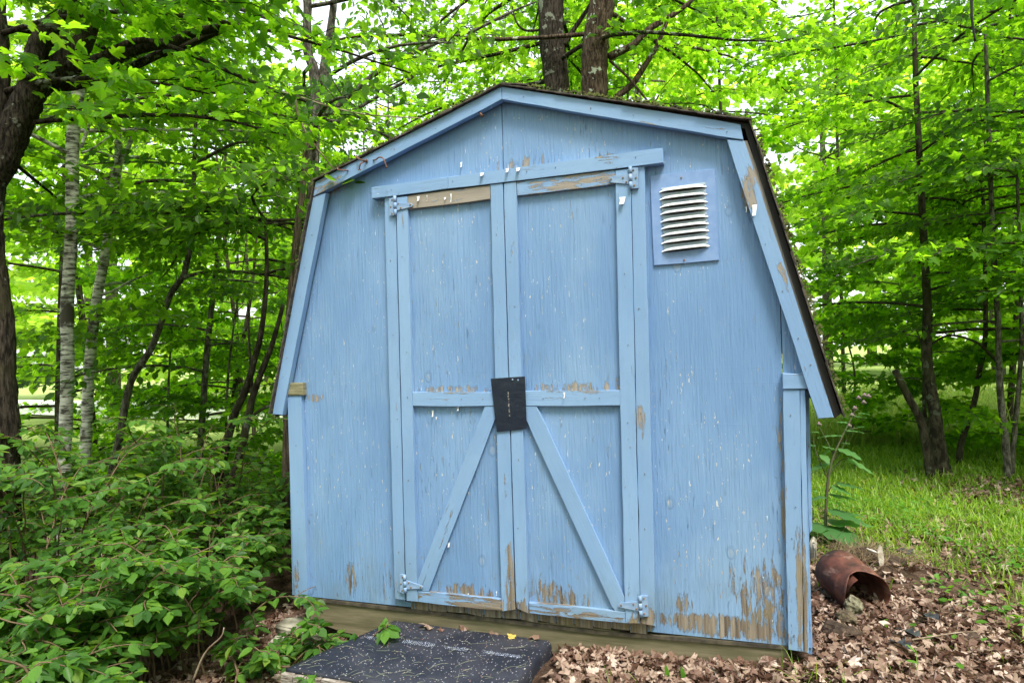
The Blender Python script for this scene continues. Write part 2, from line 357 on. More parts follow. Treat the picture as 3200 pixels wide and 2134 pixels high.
# ------------------------------------------------------------------ ground, road
def build_ground():
    xs = np.concatenate([np.linspace(-150, -8, 24, endpoint=False), np.linspace(-8, 6, 130, endpoint=False), np.linspace(6, 150, 26)])
    ys = np.concatenate([np.linspace(-60, -3, 16, endpoint=False), np.linspace(-3, 9, 120, endpoint=False), np.linspace(9, 220, 36)])
    X, Y = np.meshgrid(xs, ys); Z = ground_z(X, Y) + 0.012 * rng.standard_normal(X.shape) * (np.abs(X) < 6)
    a = Acc(); nx = len(xs); fs = [(j * nx + i, j * nx + i + 1, (j + 1) * nx + i + 1, (j + 1) * nx + i) for j in range(len(ys) - 1) for i in range(nx - 1)]
    a.add(np.stack([X, Y, Z], -1).reshape(-1, 3), fs, .5, True)
    tag(a.build('ground', M_GROUND), kind='structure')
    a = Acc(); V = []; n = 40
    for i in range(n + 1):
        x = -40 + i * 1.6; y = 13.5 + (x + 12) * -.10
        for k, yy in enumerate((y - 2.6, y + 3.2)): V.append((x, yy, float(ground_z(x, yy)) + .05))
    a.add(V, [(2 * i, 2 * i + 2, 2 * i + 3, 2 * i + 1) for i in range(n)])
    tag(a.build('gravel_road', M_ROAD), kind='structure')
build_ground()

# ------------------------------------------------------------------ the shed
def outline(pts, step=.09, jit=.0007):
    out = []; n = len(pts)
    for i in range(n):
        a, b = np.array(pts[i]), np.array(pts[(i + 1) % n]); L = np.linalg.norm(b - a); k = max(1, int(L / step))
        for j in range(k):
            p = a + (b - a) * j / k
            if j: p = p + rng.normal(0, jit, 2)
            out.append(p)
    return out
def board_xz(name, pts, yf, th, mat, parent, grain=None, bev=.0022, wear=0.0, label=None, jit=.0007, step=.09):
    """pts: (x,z) polygon of the front face; grain: direction in (x,z) that becomes the part's local X"""
    pts = [np.array(p, float) for p in pts]; c = sum(pts) / len(pts)
    ang = 0.0
    if grain is not None: ang = math.atan2(grain[1], grain[0])
    o2 = outline(pts, step, jit); ca, sa = math.cos(-ang), math.sin(-ang)
    loc2 = [((p - c)[0] * ca - (p - c)[1] * sa, (p - c)[0] * sa + (p - c)[1] * ca) for p in o2]
    bm = bmesh.new()
    f = [bm.verts.new((x, 0, z)) for x, z in loc2]; b = [bm.verts.new((x, th, z)) for x, z in loc2]
    n = len(f); area = sum(loc2[i][0] * loc2[(i + 1) % n][1] - loc2[(i + 1) % n][0] * loc2[i][1] for i in range(n))
    ff = bm.faces.new(f); bm.faces.new(b[::-1])
    for i in range(n): bm.faces.new((f[i], b[i], b[(i + 1) % n], f[(i + 1) % n]))
    if bev: bmesh.ops.bevel(bm, geom=list(ff.edges), offset=bev, segments=1, affect='EDGES')
    bmesh.ops.triangulate(bm, faces=[q for q in bm.faces if len(q.verts) > 4])
    bmesh.ops.recalc_face_normals(bm, faces=bm.faces)
    me = bpy.data.meshes.new(name); bm.to_mesh(me); bm.free()
    o = link(name, me, mat, parent, (c[0], yf, c[1]), (0, -ang, 0))
    o['wear'] = float(wear)
    if label: o['label'] = label
    return o
def board(name, px, yf, th, mat, parent, grain=None, **k):
    pts = [onY(x, y, yf) for x, y in px]; pts = [(p[0], p[2]) for p in pts]
    if grain == 'auto':                                # along the longest side
        n = len(pts); e = max(((np.linalg.norm(np.subtract(pts[(i + 1) % n], pts[i])), i) for i in range(n)))[1]
        grain = np.subtract(pts[(e + 1) % n], pts[e])
        if grain[0] < 0: grain = -grain
    return board_xz(name, pts, yf, th, mat, parent, grain, **k)

YW, YT, YR = 0.0, -.020, -.050
# walls: plywood panels of the front
zb = lambda x: .022 + (x + 1.11) * .0165
def prof(x):                                            # roof line (top of wall) inside the boards
    pts = [(-1.30, 1.02), (-1.00, 2.09), (.003, 2.41), (1.01, 2.10), (1.32, 1.02)]
    return float(np.interp(x, [p[0] for p in pts], [p[1] for p in pts]))
def wallpiece(x0, x1, name='wall_panel'):
    cut = [x for x in (-1.0, .003, 1.01) if x0 + .01 < x < x1 - .01]
    top = [(x, prof(x)) for x in [x0] + cut + [x1]]
    return board_xz(name, [(x0, zb(x0)), (x1, zb(x1))] + top[::-1], YW, .015, M_PANEL, SHED, bev=.001, step=.5)
SEAM2 = 1.156
for a_, b_ in ((-1.215, .0005), (.0035, SEAM2), (SEAM2 + .003, 1.235)): wallpiece(a_, b_)
# inner side strips at the eaves (wall ends under the steep rakes)
def sidewall(x0, name, yb=2.40):
    for k in range(2):
        a = Acc(); y0, y1 = .016 + k * 1.2, .016 + (k + 1) * 1.2 - .003; z0, z1 = .03, 1.02; t = .015
        V = [(x0, y0, z0), (x0 + t, y0, z0), (x0 + t, y1, z0), (x0, y1, z0), (x0, y0, z1), (x0 + t, y0, z1), (x0 + t, y1, z1), (x0, y1, z1)]
        a.add(V, [(0, 3, 2, 1), (4, 5, 6, 7), (0, 1, 5, 4), (1, 2, 6, 5), (2, 3, 7, 6), (3, 0, 4, 7)]); o = a.build(name, M_PANEL, SHED); o['wear'] = .05
sidewall(-1.215, 'side_wall'); sidewall(1.22, 'side_wall')
board_xz('back_wall', [(-1.2, .03), (1.2, .03), (1.2, 1.02), (1.0, 2.08), (0, 2.40), (-1.0, 2.08), (-1.2, 1.02)], 2.42, .015, M_PANEL, SHED)
a = Acc(); a.add([(-1.19, .02, .04), (1.2, .02, .04), (1.2, 2.41, .04), (-1.19, 2.41, .04)], [(0, 1, 2, 3)]); a.build('floor_board', M_OLD, SHED)
# strip of old siding standing proud of the right side wall
o = board('side_batten', [(2516, 1219), (2529, 1215), (2538, 1655), (2529, 1668)], .045, .35, M_TRIM, SHED, 'auto', wear=.12)
# skid beam, lower floor lines
def pxz(x, y, Y): p = onY(x, y, Y); return (p[0], p[2])
board('skid_beam', [(968, 1871), (2462, 2022), (2462, 2110), (1700, 2040), (1110, 1985), (968, 1942)], .004, .09, M_OLD, SHED, 'auto', bev=.004, jit=.003)
board('sill_strip', [(966, 1867), (1300, 1903), (1900, 1973), (2462, 2018), (2462, 2029), (1900, 1984), (1300, 1914), (966, 1877)], -.004, .02, simple('dark_sill', (.035, .03, .025), .8, (.10, .085, .06), 20), SHED, 'auto', bev=.0)
# a row of siding bottoms showing under the doors
for k in range(13):
    x0 = 1285 + k * 57.0; x1 = x0 + 54
    yy = lambda x: 1884 + (x - 1270) * .105
    board('siding_end', [(x0, yy(x0) - 30), (x1, yy(x1) - 30), (x1, yy(x1) + 18 - (k % 3) * 3), (x0, yy(x0) + 17 - (k % 4) * 2)], -.003, .003, M_PANEL, SHED, wear=.42, bev=0)

# rake boards, corner posts and their caps
board('rake_board', [(978.4, 615), (985, 569), (1567.6, 270.8), (1567.6, 311)], YR, .035, M_TRIM, SHED, 'auto', wear=.02)
board('rake_board', [(1568.4, 270.8), (2314, 389), (2323, 437.5), (1568.4, 311)], YR, .035, M_TRIM, SHED, 'auto', wear=.05)
board('rake_board', [(978, 617), (1018, 603), (882, 1297), (850.7, 1294)], YR + .004, .031, M_TRIM, SHED, 'auto', wear=-.02)
board('rake_board', [(2271, 436), (2326, 440), (2606, 1304.5), (2556.5, 1308)], YR + .004, .031, M_TRIM, SHED, 'auto', wear=.07)
board('rake_backer', [(2310, 440), (2336, 440), (2622, 1290), (2590, 1290)], YR + .012, .024, M_TRIM, SHED, 'auto', wear=.60, label='bare greyish wood edge behind the right rake board')
board('corner_cap', [(896.6, 1196.4), (945.4, 1196.4), (946.6, 1235), (893, 1235)], -.032, .031, simple('bare_olive_wood', (.13, .125, .07), .85, (.28, .26, .16), 4, .002, stretch=(2, 3, 22)), SHED, (1, 0), wear=.60, label='bare greenish wood cap')
board('corner_cap', [(2444.9, 1166), (2514, 1169.4), (2525, 1215), (2446, 1216)], -.032, .031, M_TRIM, SHED, (1, 0), wear=.06)
board('corner_post', [(898, 1236.5), (941, 1236.5), (962, 1893), (921, 1888)], -.026, .025, M_TRIM, SHED, 'auto', wear=.03)
board('corner_post', [(2446.4, 1217.4), (2499.2, 1217.4), (2511.6, 2037), (2463.9, 2029.5)], -.026, .025, M_TRIM, SHED, 'auto', wear=.03)
board('corner_post', [(2500.4, 1217.4), (2516.3, 1217.4), (2528.5, 2041.6), (2513, 2037)], -.024, .07, M_TRIM, SHED, 'auto', wear=.05)

# lintel, door casing
board('lintel', [(1160, 586), (1398.6, 553), (1399.4, 590), (1161, 621)], -.045, .044, M_TRIM, SHED, 'auto', wear=.10)
board('lintel', [(1399.4, 553), (2070.7, 462.5), (2073, 509), (1400, 590)], -.045, .044, M_TRIM, SHED, 'auto', wear=.04)
board('door_casing', [(1201.5, 615), (1235.2, 611), (1266.4, 1875), (1234, 1871.5)], -.034, .033, M_TRIM, SHED, 'auto', wear=.05)
board('door_casing', [(1972.4, 524), (2013.6, 517), (2048.7, 1956.7), (2003, 1948.6)], -.034, .033, M_TRIM, SHED, 'auto', wear=.03)
o = board('door_gap', [(1230, 600), (1975, 500), (2006, 1948), (1266, 1878)], -.0015, .001, M_DARK, SHED, bev=0)

# doors
def make_door(panel, parts, dwear):
    d = board('door', panel, -.018, .016, M_PANEL, SHED, bev=0, wear=dwear, step=.5)
    for (nm, px, yf, th, wr, g) in parts: board(nm, px, yf, th, M_TRIM, d, g, wear=wr)
    return d
DL = make_door([(1262, 622), (1548, 582), (1582, 1900), (1285, 1868)], [
    ('stile', [(1238.5, 617), (1272.5, 613), (1304.5, 1880), (1269.8, 1877)], -.040, .021, .04, 'auto'),
    ('stile', [(1532, 577), (1570.6, 573), (1609.3, 1905), (1568, 1910)], -.040, .021, .05, 'auto'),
    ('rail', [(1273.2, 613), (1531.3, 579), (1531.3, 622.7), (1275, 654)], -.038, .019, .46, 'auto'),
    ('rail', [(1288.6, 1225.7), (1546, 1225.7), (1548, 1268.6), (1289.5, 1268.6)], -.038, .019, .07, 'auto'),
    ('rail', [(1305.2, 1846.6), (1567.2, 1871.5), (1568, 1908), (1306, 1880)], -.038, .019, .20, 'auto'),
    ('brace', [(1514.5, 1269.4), (1547, 1269.4), (1550.5, 1300), (1339, 1848), (1304.8, 1845), (1304.0, 1815)], -.036, .017, .10, 'auto')], .03)
DR = make_door([(1598, 575), (1935, 528), (1975, 1935), (1640, 1905)], [
    ('stile', [(1574.2, 573), (1612.3, 568), (1651, 1917), (1613.4, 1900)], -.040, .021, .07, 'auto'),
    ('stile', [(1922.6, 533), (1970, 526.5), (2000.6, 1948.6), (1954.6, 1946.6)], -.040, .021, .05, 'auto'),
    ('rail', [(1613.5, 569), (1921.6, 532), (1922.4, 575), (1616, 612)], -.038, .019, .28, 'auto'),
    ('rail', [(1636, 1222), (1941.0, 1219), (1942, 1267), (1637, 1268.6)], -.038, .019, .06, 'auto'),
    ('rail', [(1652.5, 1882), (1953.4, 1911.7), (1954.4, 1947), (1653.5, 1915.5)], -.038, .019, .14, 'auto'),
    ('brace', [(1638.5, 1269.4), (1676.3, 1269.4), (1953.2, 1870), (1953.4, 1911), (1921, 1909), (1912, 1893), (1639, 1300)], -.036, .017, .04, 'auto')], .03)
DL['label'] = 'left leaf of the double door'; DR['label'] = 'right leaf of the double door'

def screw_at(acc, x, z, y, r=.0045):
    th = np.linspace(0, 2 * math.pi, 8, endpoint=False)
    V = [(x + r * math.cos(t), y, z + r * math.sin(t)) for t in th] + [(x + r * .7 * math.cos(t), y - .0025, z + r * .7 * math.sin(t)) for t in th]
    acc.add(V, [tuple(range(8, 16))] + [(i, (i + 1) % 8, 8 + (i + 1) % 8, 8 + i) for i in range(8)])
def hinge(leaf, strap, screws, parent, barrel):
    h = board('hinge', strap, -.046, .004, M_HINGE, parent, bev=.001, jit=0)
    bm = bmesh.new(); bm.from_mesh(h.data); c = Vector(h.location) + wl(parent)
    P = [onY(x, y, -.046) for x, y in leaf]
    f = [bm.verts.new((p[0] - c.x, 0, p[2] - c.z)) for p in P]; b = [bm.verts.new((p[0] - c.x, .010, p[2] - c.z)) for p in P]
    bm.faces.new(f)
    for i in range(4): bm.faces.new((f[i], b[i], b[(i + 1) % 4], f[(i + 1) % 4]))
    p0, p1 = onY(*barrel[0], -.048), onY(*barrel[1], -.048)
    a = Acc(); nn = 3
    for k in range(nn):
        q0 = p0 + (p1 - p0) * (k / nn + .01); q1 = p0 + (p1 - p0) * ((k + 1) / nn - .01)
        tube(a, np.array([q0, q1]) - np.array([c.x, c.y, c.z]), [.0075, .0075], 8)
    me2 = a.mesh('tmp'); bm.from_mesh(me2); bpy.data.meshes.remove(me2)
    bmesh.ops.recalc_face_normals(bm, faces=bm.faces)
    bm.to_mesh(h.data); bm.free()
    s = Acc()
    for x, y in screws: p = onY(x, y, -.0465); screw_at(s, p[0], p[2], -.0465)
    o = s.build("hinge_screws", M_SCREW, parent); o["kind"] = "stuff"
hinge([(1216, 621), (1231, 617), (1234, 673), (1217, 675)], [(1236.4, 635), (1284, 635), (1291, 641), (1286, 647), (1237, 659)], [(1225, 625), (1221, 647), (1225, 668), (1244, 637), (1252, 650), (1282, 640)], DL, [(1233.5, 612), (1236, 675)])
hinge([(1971, 524), (1994, 524), (1995, 588), (1972, 590)], [(1966.5, 542), (1909, 551), (1902, 560), (1908, 571), (1967, 576)], [(1979, 532), (1987, 556), (1982, 580), (1947, 556), (1957, 569), (1909, 561)], DR, [(1969, 520), (1971, 592)])
hinge([(1248.7, 1795), (1262, 1795), (1264, 1855), (1249, 1849)], [(1268, 1812), (1316.5, 1828.6), (1322, 1833), (1318, 1839), (1268.6, 1841)], [(1258, 1803), (1253, 1823), (1257, 1844), (1277, 1820), (1284, 1835), (1314, 1834)], DL, [(1264, 1795), (1267, 1853)])
hinge([(2001, 1861), (2025, 1862), (2026.5, 1925.6), (2003, 1925)], [(1999, 1878), (1938.4, 1883), (1931, 1889), (1934.4, 1897), (1999, 1910)], [(2012, 1869), (2019, 1892), (2013, 1917), (1980, 1887), (1989, 1902), (1941, 1890)], DR, [(2000, 1861), (2003, 1927)])

# black sheet over the latch
pl = board('latch_plate', [(1532.8, 1182.9), (1640, 1176), (1645.7, 1339.7), (1552, 1349)], -.047, .0025, M_PLATE, SHED, bev=.0006, jit=.0004, label='black metal sheet nailed over the door latch')
s = Acc()
for x, y in ((1601.5, 1186), (1619, 1187.5)):
    p = onY(x, y, -.0475); screw_at(s, p[0], p[2], -.0475, .0042)
s.build('nail_head', M_HINGE, SHED)

# louvred vent
vent = board('vent', [(2032, 550), (2233.6, 528), (2247, 813), (2043.5, 830)], -.009, .009, simple('vent_plate_paint', (.17, .28, .52), .42, (.21, .32, .56), 20, .001), SHED, bev=.0015, jit=0, label='rectangular louvred metal vent')
def louver(k):
    yl = [530, 592, 655, 712, 775, 832, 890, 950, 1015][k]
    toS = lambda x, y: (1900 + x / 2.614, 400 + y / 2.614)
    pl_, pr_ = toS(417 + k * 2.6, yl + 3), toS(808 + k * 3.0, yl - 44)
    A, B = onY(*pl_, -.0095), onY(*pr_, -.0095); H = .0195; n = 14
    V = []
    for i in range(n + 1):
        u = i / n; e = (1 - abs(2 * u - 1) ** 5); q = A + (B - A) * u; p = .017 * e
        V += [(q[0], -.0092, q[2] + H * .95 * (.25 + .75 * e)), (q[0], -.0095 - p * .55, q[2] + H * .72 * (.25 + .75 * e)), (q[0], -.0095 - p * .95, q[2] + H * .34 * e), (q[0], -.0095 - p, q[2] + .001), (q[0], -.0095 - p * .9, q[2] + .0035)]
    fs = [(5 * i + j, 5 * i + j + 1, 5 * i + j + 6, 5 * i + j + 5) for i in range(n) for j in range(4)]
    a = Acc(); a.add(V, fs, .5, True); o = a.build('louver', M_VENT, vent)
    a = Acc(); V = []  # dark crescent laid on the plate for the shaded slot under the hood
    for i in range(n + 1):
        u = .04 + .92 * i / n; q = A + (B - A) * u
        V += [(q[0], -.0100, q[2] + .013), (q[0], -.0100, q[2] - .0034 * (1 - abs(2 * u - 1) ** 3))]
    a.add(V, [(2 * i, 2 * i + 1, 2 * i + 3, 2 * i + 2) for i in range(n)]); o = a.build('louver_slot_shade', M_DARK, vent)
a = Acc(); q_ = [onY(x, y, -.0094) for x, y in ((2066, 588), (2204, 570), (2212, 772), (2076, 790))]
a.add(q_ + [p + np.array([0, .003, 0]) for p in q_], [(0, 1, 2, 3), (0, 4, 5, 1), (1, 5, 6, 2), (2, 6, 7, 3), (3, 7, 4, 0)]); a.build('louver_panel', simple('pale_blue_metal', (.34, .42, .52), .5, (.42, .50, .58), 20), vent)
for k in range(9): louver(k)
s = Acc()
for x, y in ((2129, 556), (2138, 813)):
    p = onY(x, y, -.0095); screw_at(s, p[0], p[2], -.0095, .0045)
s.build('vent_screws', M_SCREW, vent)

# bent nails and curled paint flakes
def pxline(L, Y): return np.array([onY(x, y, Y + dy) for x, y, dy in L])
c2 = lambda x, y, d: (900 + x / 2.614, 200 + y / 2.614, d)
for L, r in (([c2(560, 752, .02), c2(568, 770, -.015), c2(600, 785, -.03), c2(640, 792, -.004)], .0042), ([c2(640, 795, 0), c2(600, 810, -.03), c2(585, 835, -.035), c2(584, 862, -.03)], .0038),
             ([c2(697, 788, 0), c2(722, 780, -.02), c2(745, 763, -.035), c2(775, 770, -.045), c2(790, 800, -.05), c2(806, 845, -.05)], .0034),
             ([c2(410, 845, -.01), c2(406, 862, -.02), c2(440, 867, -.02), c2(488, 872, -.004)], .0032), ([c2(1562, 402, .02), c2(1575, 408, -.002), c2(1585, 425, -.01)], .004)):
    a = Acc(); P = smooth_path(pxline(L, YR), 5); tube(a, P, [r, r], 7)
    d = P[-1] - P[-2]; d /= np.linalg.norm(d); tube(a, [P[-1], P[-1] + d * .002], [r * 2.1, r * 2.1], 8); a.build('bent_nail', M_NAIL, SHED)
for (x, y, w_, h_, Y) in ((1582 - 76, 546, 13, 9, -.046), (1585, 533.5, 11, 12, -.046), (1619, 531, 14, 10, -.046), (1441, 516, 7, 15, -.001), (1409, 620, 5, 26, -.039), (1307, 622, 9, 14, -.039),
                          (1334, 621, 3, 18, -.039), (1390, 622, 7, 7, -.039), (1945, 628, 20, 22, -.041), (2358, 658, 16, 34, -.047), (2332, 656, 6, 18, -.002), (1109, 508, 9, 17, -.001),
                          (1352, 1293, 7, 20, -.019), (1363, 1308, 5, 8, -.019), (1763, 1236, 6, 18, -.039), (1431, 1278, 8, 12, -.019), (2414, 1945, 3, 14, -.001), (2397, 1620, 4, 14, -.001), (1402, 1703, 8, 14, -.019),
                          (1551, 1855, 4, 14, -.019), (1463, 1857, 5, 5, -.019), (2385, 1810, 3, 16, -.001), (1536, 333, 3, 14, -.03)):
    a = Acc(); V = []
    for i in range(4):
        u = i / 3; p0 = onY(x - w_ / 2 + 2 * math.sin(u * 3), y - h_ / 2 + h_ * u, Y - .002 - .012 * u * u); p1 = onY(x + w_ / 2 * (1 - .6 * u), y - h_ / 2 + h_ * u - 2, Y - .003 - .016 * u * u)
        V += [p0, p1]
    a.add(V, [(2 * i, 2 * i + 1, 2 * i + 3, 2 * i + 2) for i in range(3)]); a.build('paint_flake', M_FLAKE, SHED)
# nail heads on the trim and on the plywood
s = Acc()
for x, y, Y in [(1160 + 0, 602, -.0455)] + [(900 + 8 * rng.random(), y, -.0265) for y in ()]:
    p = onY(x, y, Y); screw_at(s, p[0], p[2], Y, .003)
for k in range(34):
    x = rng.choice([-1.14, -.60, .63, 1.12, 1.20, .03, -.02]) + rng.normal(0, .004); z = rng.uniform(.15, 2.0)
    screw_at(s, x, z, -.0005, .003)
for (x0_, y0_, x1_, y1_, Y, n_) in ((1255, 700, 1285, 1800, -.041, 9), (1552, 640, 1588, 1850, -.041, 9), (1592, 640, 1630, 1850, -.041, 9), (1948, 640, 1976, 1850, -.041, 9), (1220, 700, 1250, 1780, -.035, 8), (1994, 640, 2024, 1850, -.035, 8), (921, 1260, 943, 1870, -.027, 7), (2473, 1250, 2487, 2010, -.027, 7), (1010, 580, 1540, 312, -.051, 9), (1600, 295, 2290, 415, -.051, 9), (1185, 598, 2050, 482, -.046, 8), (2300, 480, 2570, 1270, -.047, 9), (995, 640, 872, 1270, -.047, 8), (1300, 1247, 1530, 1247, -.039, 4), (1650, 1245, 1930, 1243, -.039, 4)):
    n_ = n_ // 2 + 1
    for q_ in range(n_):
        u_ = (q_ + rng.uniform(.1, .9)) / n_; p = onY(x0_ + (x1_ - x0_) * u_ + rng.normal(0, 4), y0_ + (y1_ - y0_) * u_, Y); screw_at(s, p[0], p[2], Y, rng.uniform(.0016, .0026))
s.build('nail_heads', M_SCREW, SHED)['kind'] = 'stuff'

# roof: deck with courses of shingles
RP = []
for x_, y_, dx_, dz_ in ((849, 1288, -.002, 0), (984, 568, -.001, .002), (1568, 269, 0, .001), (2326, 388, .018, .006), (2614, 1290, .015, 0)):
    p_ = onY(x_, y_, YR - .005); RP.append(np.array((p_[0] + dx_, p_[2] + dz_)))
a = Acc()
V = [(p[0], -.045, p[1] - .004) for p in RP] + [(p[0], 2.50, p[1] - .004) for p in RP] + [(p[0] * .985, -.045, p[1] - .022) for p in RP] + [(p[0] * .985, 2.50, p[1] - .022) for p in RP]
fs = []
for i in range(4):
    fs += [(i, i + 1, 5 + i + 1, 5 + i), (10 + i, 15 + i, 15 + i + 1, 10 + i + 1), (i, 10 + i, 11 + i, i + 1), (5 + i, 6 + i, 16 + i, 15 + i)]
fs += [(0, 5, 15, 10), (4, 14, 19, 9)]
a.add(V, fs); ROOF = a.build('roof', M_DARK, SHED, (0, 0, 0))
ROOF['label'] = 'gambrel roof covered in dark mossy shingles'
def shingle(p0, p1, y0, y1, nrm, lift):
    """p0 lower edge, p1 upper edge of the course in (x,z)"""
    th = .005; a = Acc(); V = []
    n = np.array(nrm); d = (p0 - p1); d = d / np.linalg.norm(d)
    for yy in (y0, y1):
        jl = rng.uniform(-.006, .012); dr = rng.uniform(0, .006)
        a0 = p0 + d * jl + n * (lift + .006 - dr * .5); a1 = p1 + n * lift
        V += [(a0[0], yy, a0[1]), (a1[0], yy, a1[1]), (a1[0] + n[0] * th, yy, a1[1] + n[1] * th), (a0[0] + n[0] * th, yy, a0[1] + n[1] * th)]
    a.add(V, [(0, 1, 2, 3), (7, 6, 5, 4), (0, 4, 5, 1), (1, 5, 6, 2), (2, 6, 7, 3), (3, 7, 4, 0)])
    c = np.mean(np.array(V), axis=0); a.build('shingle', M_SHINGLE, ROOF, tuple(c))
for i in range(4):
    p, q = (RP[i], RP[i + 1]) if i < 2 else (RP[i + 1], RP[i])          # lower, upper
    L = np.linalg.norm(q - p); d = (q - p) / L; n = np.array((-d[1], d[0])) if i < 2 else np.array((d[1], -d[0]))
    nc = int(round(L / .145))
    for c in range(nc):
        lo = p + d * (c * L / nc) - d * .01; hi = p + d * min(L, (c + 1) * L / nc + .05)
        y = -.062 + rng.uniform(-.006, .004); k = 0
        y += 0.0
        while y < 2.50:
            wd = .46 if k else rng.choice([.23, .46]); y1 = min(y + wd - .004, 2.515)
            shingle(lo, hi, y, y1, n, .0005); y += wd; k += 1
a = Acc()                                                                 # ridge caps
for k in range(15):
    y0 = -.066 + k * .175; V = []
    for yy, lf in ((y0, .009), (y0 + .20, .004)):
        for dx, dz in ((-.12, -.044), (0, -.004), (.12, -.028)): V.append((RP[2][0] + dx, yy, RP[2][1] + dz + lf)); V.append((RP[2][0] + dx, yy, RP[2][1] + dz + lf + .005))
    a = Acc(); a.add(V, [(0, 2, 3, 1), (2, 4, 5, 3), (1, 3, 9, 7), (3, 5, 11, 9), (6, 7, 9, 8), (8, 9, 11, 10), (0, 1, 7, 6), (4, 10, 11, 5), (0, 6, 8, 2), (2, 8, 10, 4)]); a.build('shingle', M_SHINGLE, ROOF, (.003, y0, 2.47))
# moss and debris on the shingle edges
a = Acc(); N = 5200; tet = np.array([(0, 0, 0), (1, 0, 0), (.4, .9, 0), (.45, .35, 1.0)]); tf = [(0, 1, 3), (1, 2, 3), (2, 0, 3)]
seg = rng.choice(4, N, p=[.12, .40, .36, .12]); u = rng.random(N); cl = rng.random(60)
u = np.where(rng.random(N) < .7, cl[rng.integers(0, 60, N)] + rng.normal(0, .012, N), u) % 1.0
P0 = np.array([RP[i] for i in range(4)])[seg]; P1 = np.array([RP[i + 1] for i in range(4)])[seg]; Q = P0 + (P1 - P0) * u[:, None]
dd = (P1 - P0) / np.linalg.norm(P1 - P0, axis=1)[:, None]; nn_ = np.stack([-dd[:, 1], dd[:, 0]], 1)
yy = -.066 + np.abs(rng.normal(0, .10, N)); yy = np.where(rng.random(N) < .3, rng.uniform(-.06, 2.4, N), yy); hh = .010 + rng.uniform(0, .010, N)
base = np.stack([Q[:, 0] + nn_[:, 0] * hh, yy, Q[:, 1] + nn_[:, 1] * hh], 1)
sz = rng.uniform(.005, .016, N); V = base[:, None, :] + tet[None] * sz[:, None, None] * np.array([1, 1, .9]) + rng.normal(0, .001, (N, 4, 3))
a.add_many(V, tf, rng.random(N)); o = a.build('moss', M_MOSS, ROOF); o['kind'] = 'stuff'

# ------------------------------------------------------------------ platform, mat, blocks
ZM = -.045
A_ = onZ(1238, 1936, ZM); B_ = onZ(1724, 1984, ZM); D_ = onZ(893, 2088, ZM); E_ = onZ(1215, 2139, ZM)
R1, R2 = onZ(1722, 1992, ZM), onZ(1600, 2134, ZM)
def isect(p, d, q, e):
    M_ = np.array([[d[0], -e[0]], [d[1], -e[1]]]); s_ = np.linalg.solve(M_, (q - p)[:2]); return p + d * s_[0]
C_ = isect(D_, E_ - D_, R1, R2 - R1)
if np.linalg.norm(C_ - D_) > 1.6 or (C_ - D_)[0] < 0: C_ = D_ + (B_ - A_) * 1.0
M = empty('step_platform', (A_[0], A_[1], ZM - .1), 'low platform of weathered planks under the black mat before the doors', 'platform')
ue = (C_ - D_); UL = np.linalg.norm(ue); ue /= UL
vb = (A_ - D_); VL = np.linalg.norm(vb); vb = vb / VL
off = -(ue * 0 + vb * .016); npl = int(UL / .135); zt = ZM - .014; st = D_ + off - ue * .012
for k in range(npl):
    s0, s1 = k * .135 - (0.075 if k else 0), (k + 1) * .135 - .004 - .075
    if k == 0: s0, s1 = 0.0, .056
    jl = rng.uniform(-.004, .004); p = [st + ue * s0 - vb * jl, st + ue * s1 - vb * jl, st + ue * s1 + vb * (VL * .97), st + ue * s0 + vb * (VL * .97)]
    V = [(q[0], q[1], zt + rng.normal(0, .0012)) for q in p] + [(q[0], q[1], zt - .045) for q in p]
    a = Acc(); a.add(V, [(0, 1, 2, 3), (7, 6, 5, 4), (0, 4, 5, 1), (1, 5, 6, 2), (2, 6, 7, 3), (3, 7, 4, 0)])
    c = np.mean(V, 0); o = a.build('plank', M_PLANKTOP, M, tuple(c))
    bm = bmesh.new(); bm.from_mesh(o.data); bmesh.ops.bevel(bm, geom=bm.edges[:], offset=.003, segments=1, affect='EDGES'); bm.to_mesh(o.data); bm.free()
a = Acc(); p = [st + ue * .03 + vb * .05, st + ue * (UL - .1) + vb * .05, st + ue * (UL - .1) + vb * .12, st + ue * .03 + vb * .12]
a.add([(q[0], q[1], zt - .0455) for q in p] + [(q[0], q[1], zt - .14) for q in p], [(0, 1, 2, 3), (0, 4, 5, 1), (1, 5, 6, 2), (2, 6, 7, 3), (3, 7, 4, 0)]); a.build('joist', M_OLD, M)
def mat_mat():
    t = NT('black_rubber_crumb'); o = t.n('TexCoord').outputs['Object']
    v = t.n('TexVoronoi', {'feature': 'F1'}, Vector=o, Scale=115.0); c = v.outputs['Color']; sp = t.ss(v.outputs['Distance'], .34, .22)
    r = t.n('SeparateColor', None, i0=c).outputs[0]; on = t.math('MULTIPLY', sp, t.ss(r, .72, .74))
    g = t.n('SeparateColor', None, i0=c).outputs[1]
    spc = t.ramp(g, [(0, (.45, .35, .27)), (.5, (.20, .25, .36)), (.8, (.5, .5, .5)), (1, (.35, .15, .10))])
    base = t.mix(t.ss(t.noise(o, 5, 4), .4, .65), (.012, .015, .026), (.030, .032, .045))
    return t.done(Base_Color=t.mix(on, base, spc), Roughness=.62, Specular_IOR_Level=.35, Normal=t.bump(t.noise(o, 160, 3), .0012))
M_MAT = mat_mat()
a = Acc(); nu, nv = 34, 26; V = []
for j in range(nv + 1):
    for i in range(nu + 1):
        u = i / nu; v = j / nv
        p = (A_ * (1 - v) + D_ * v) * (1 - u) + (B_ * (1 - v) + C_ * v) * u
        z = ZM + .002 * math.sin(7 * u + 3 * v) * (.3 + v)
        V.append((p[0], p[1], z))
drape = []
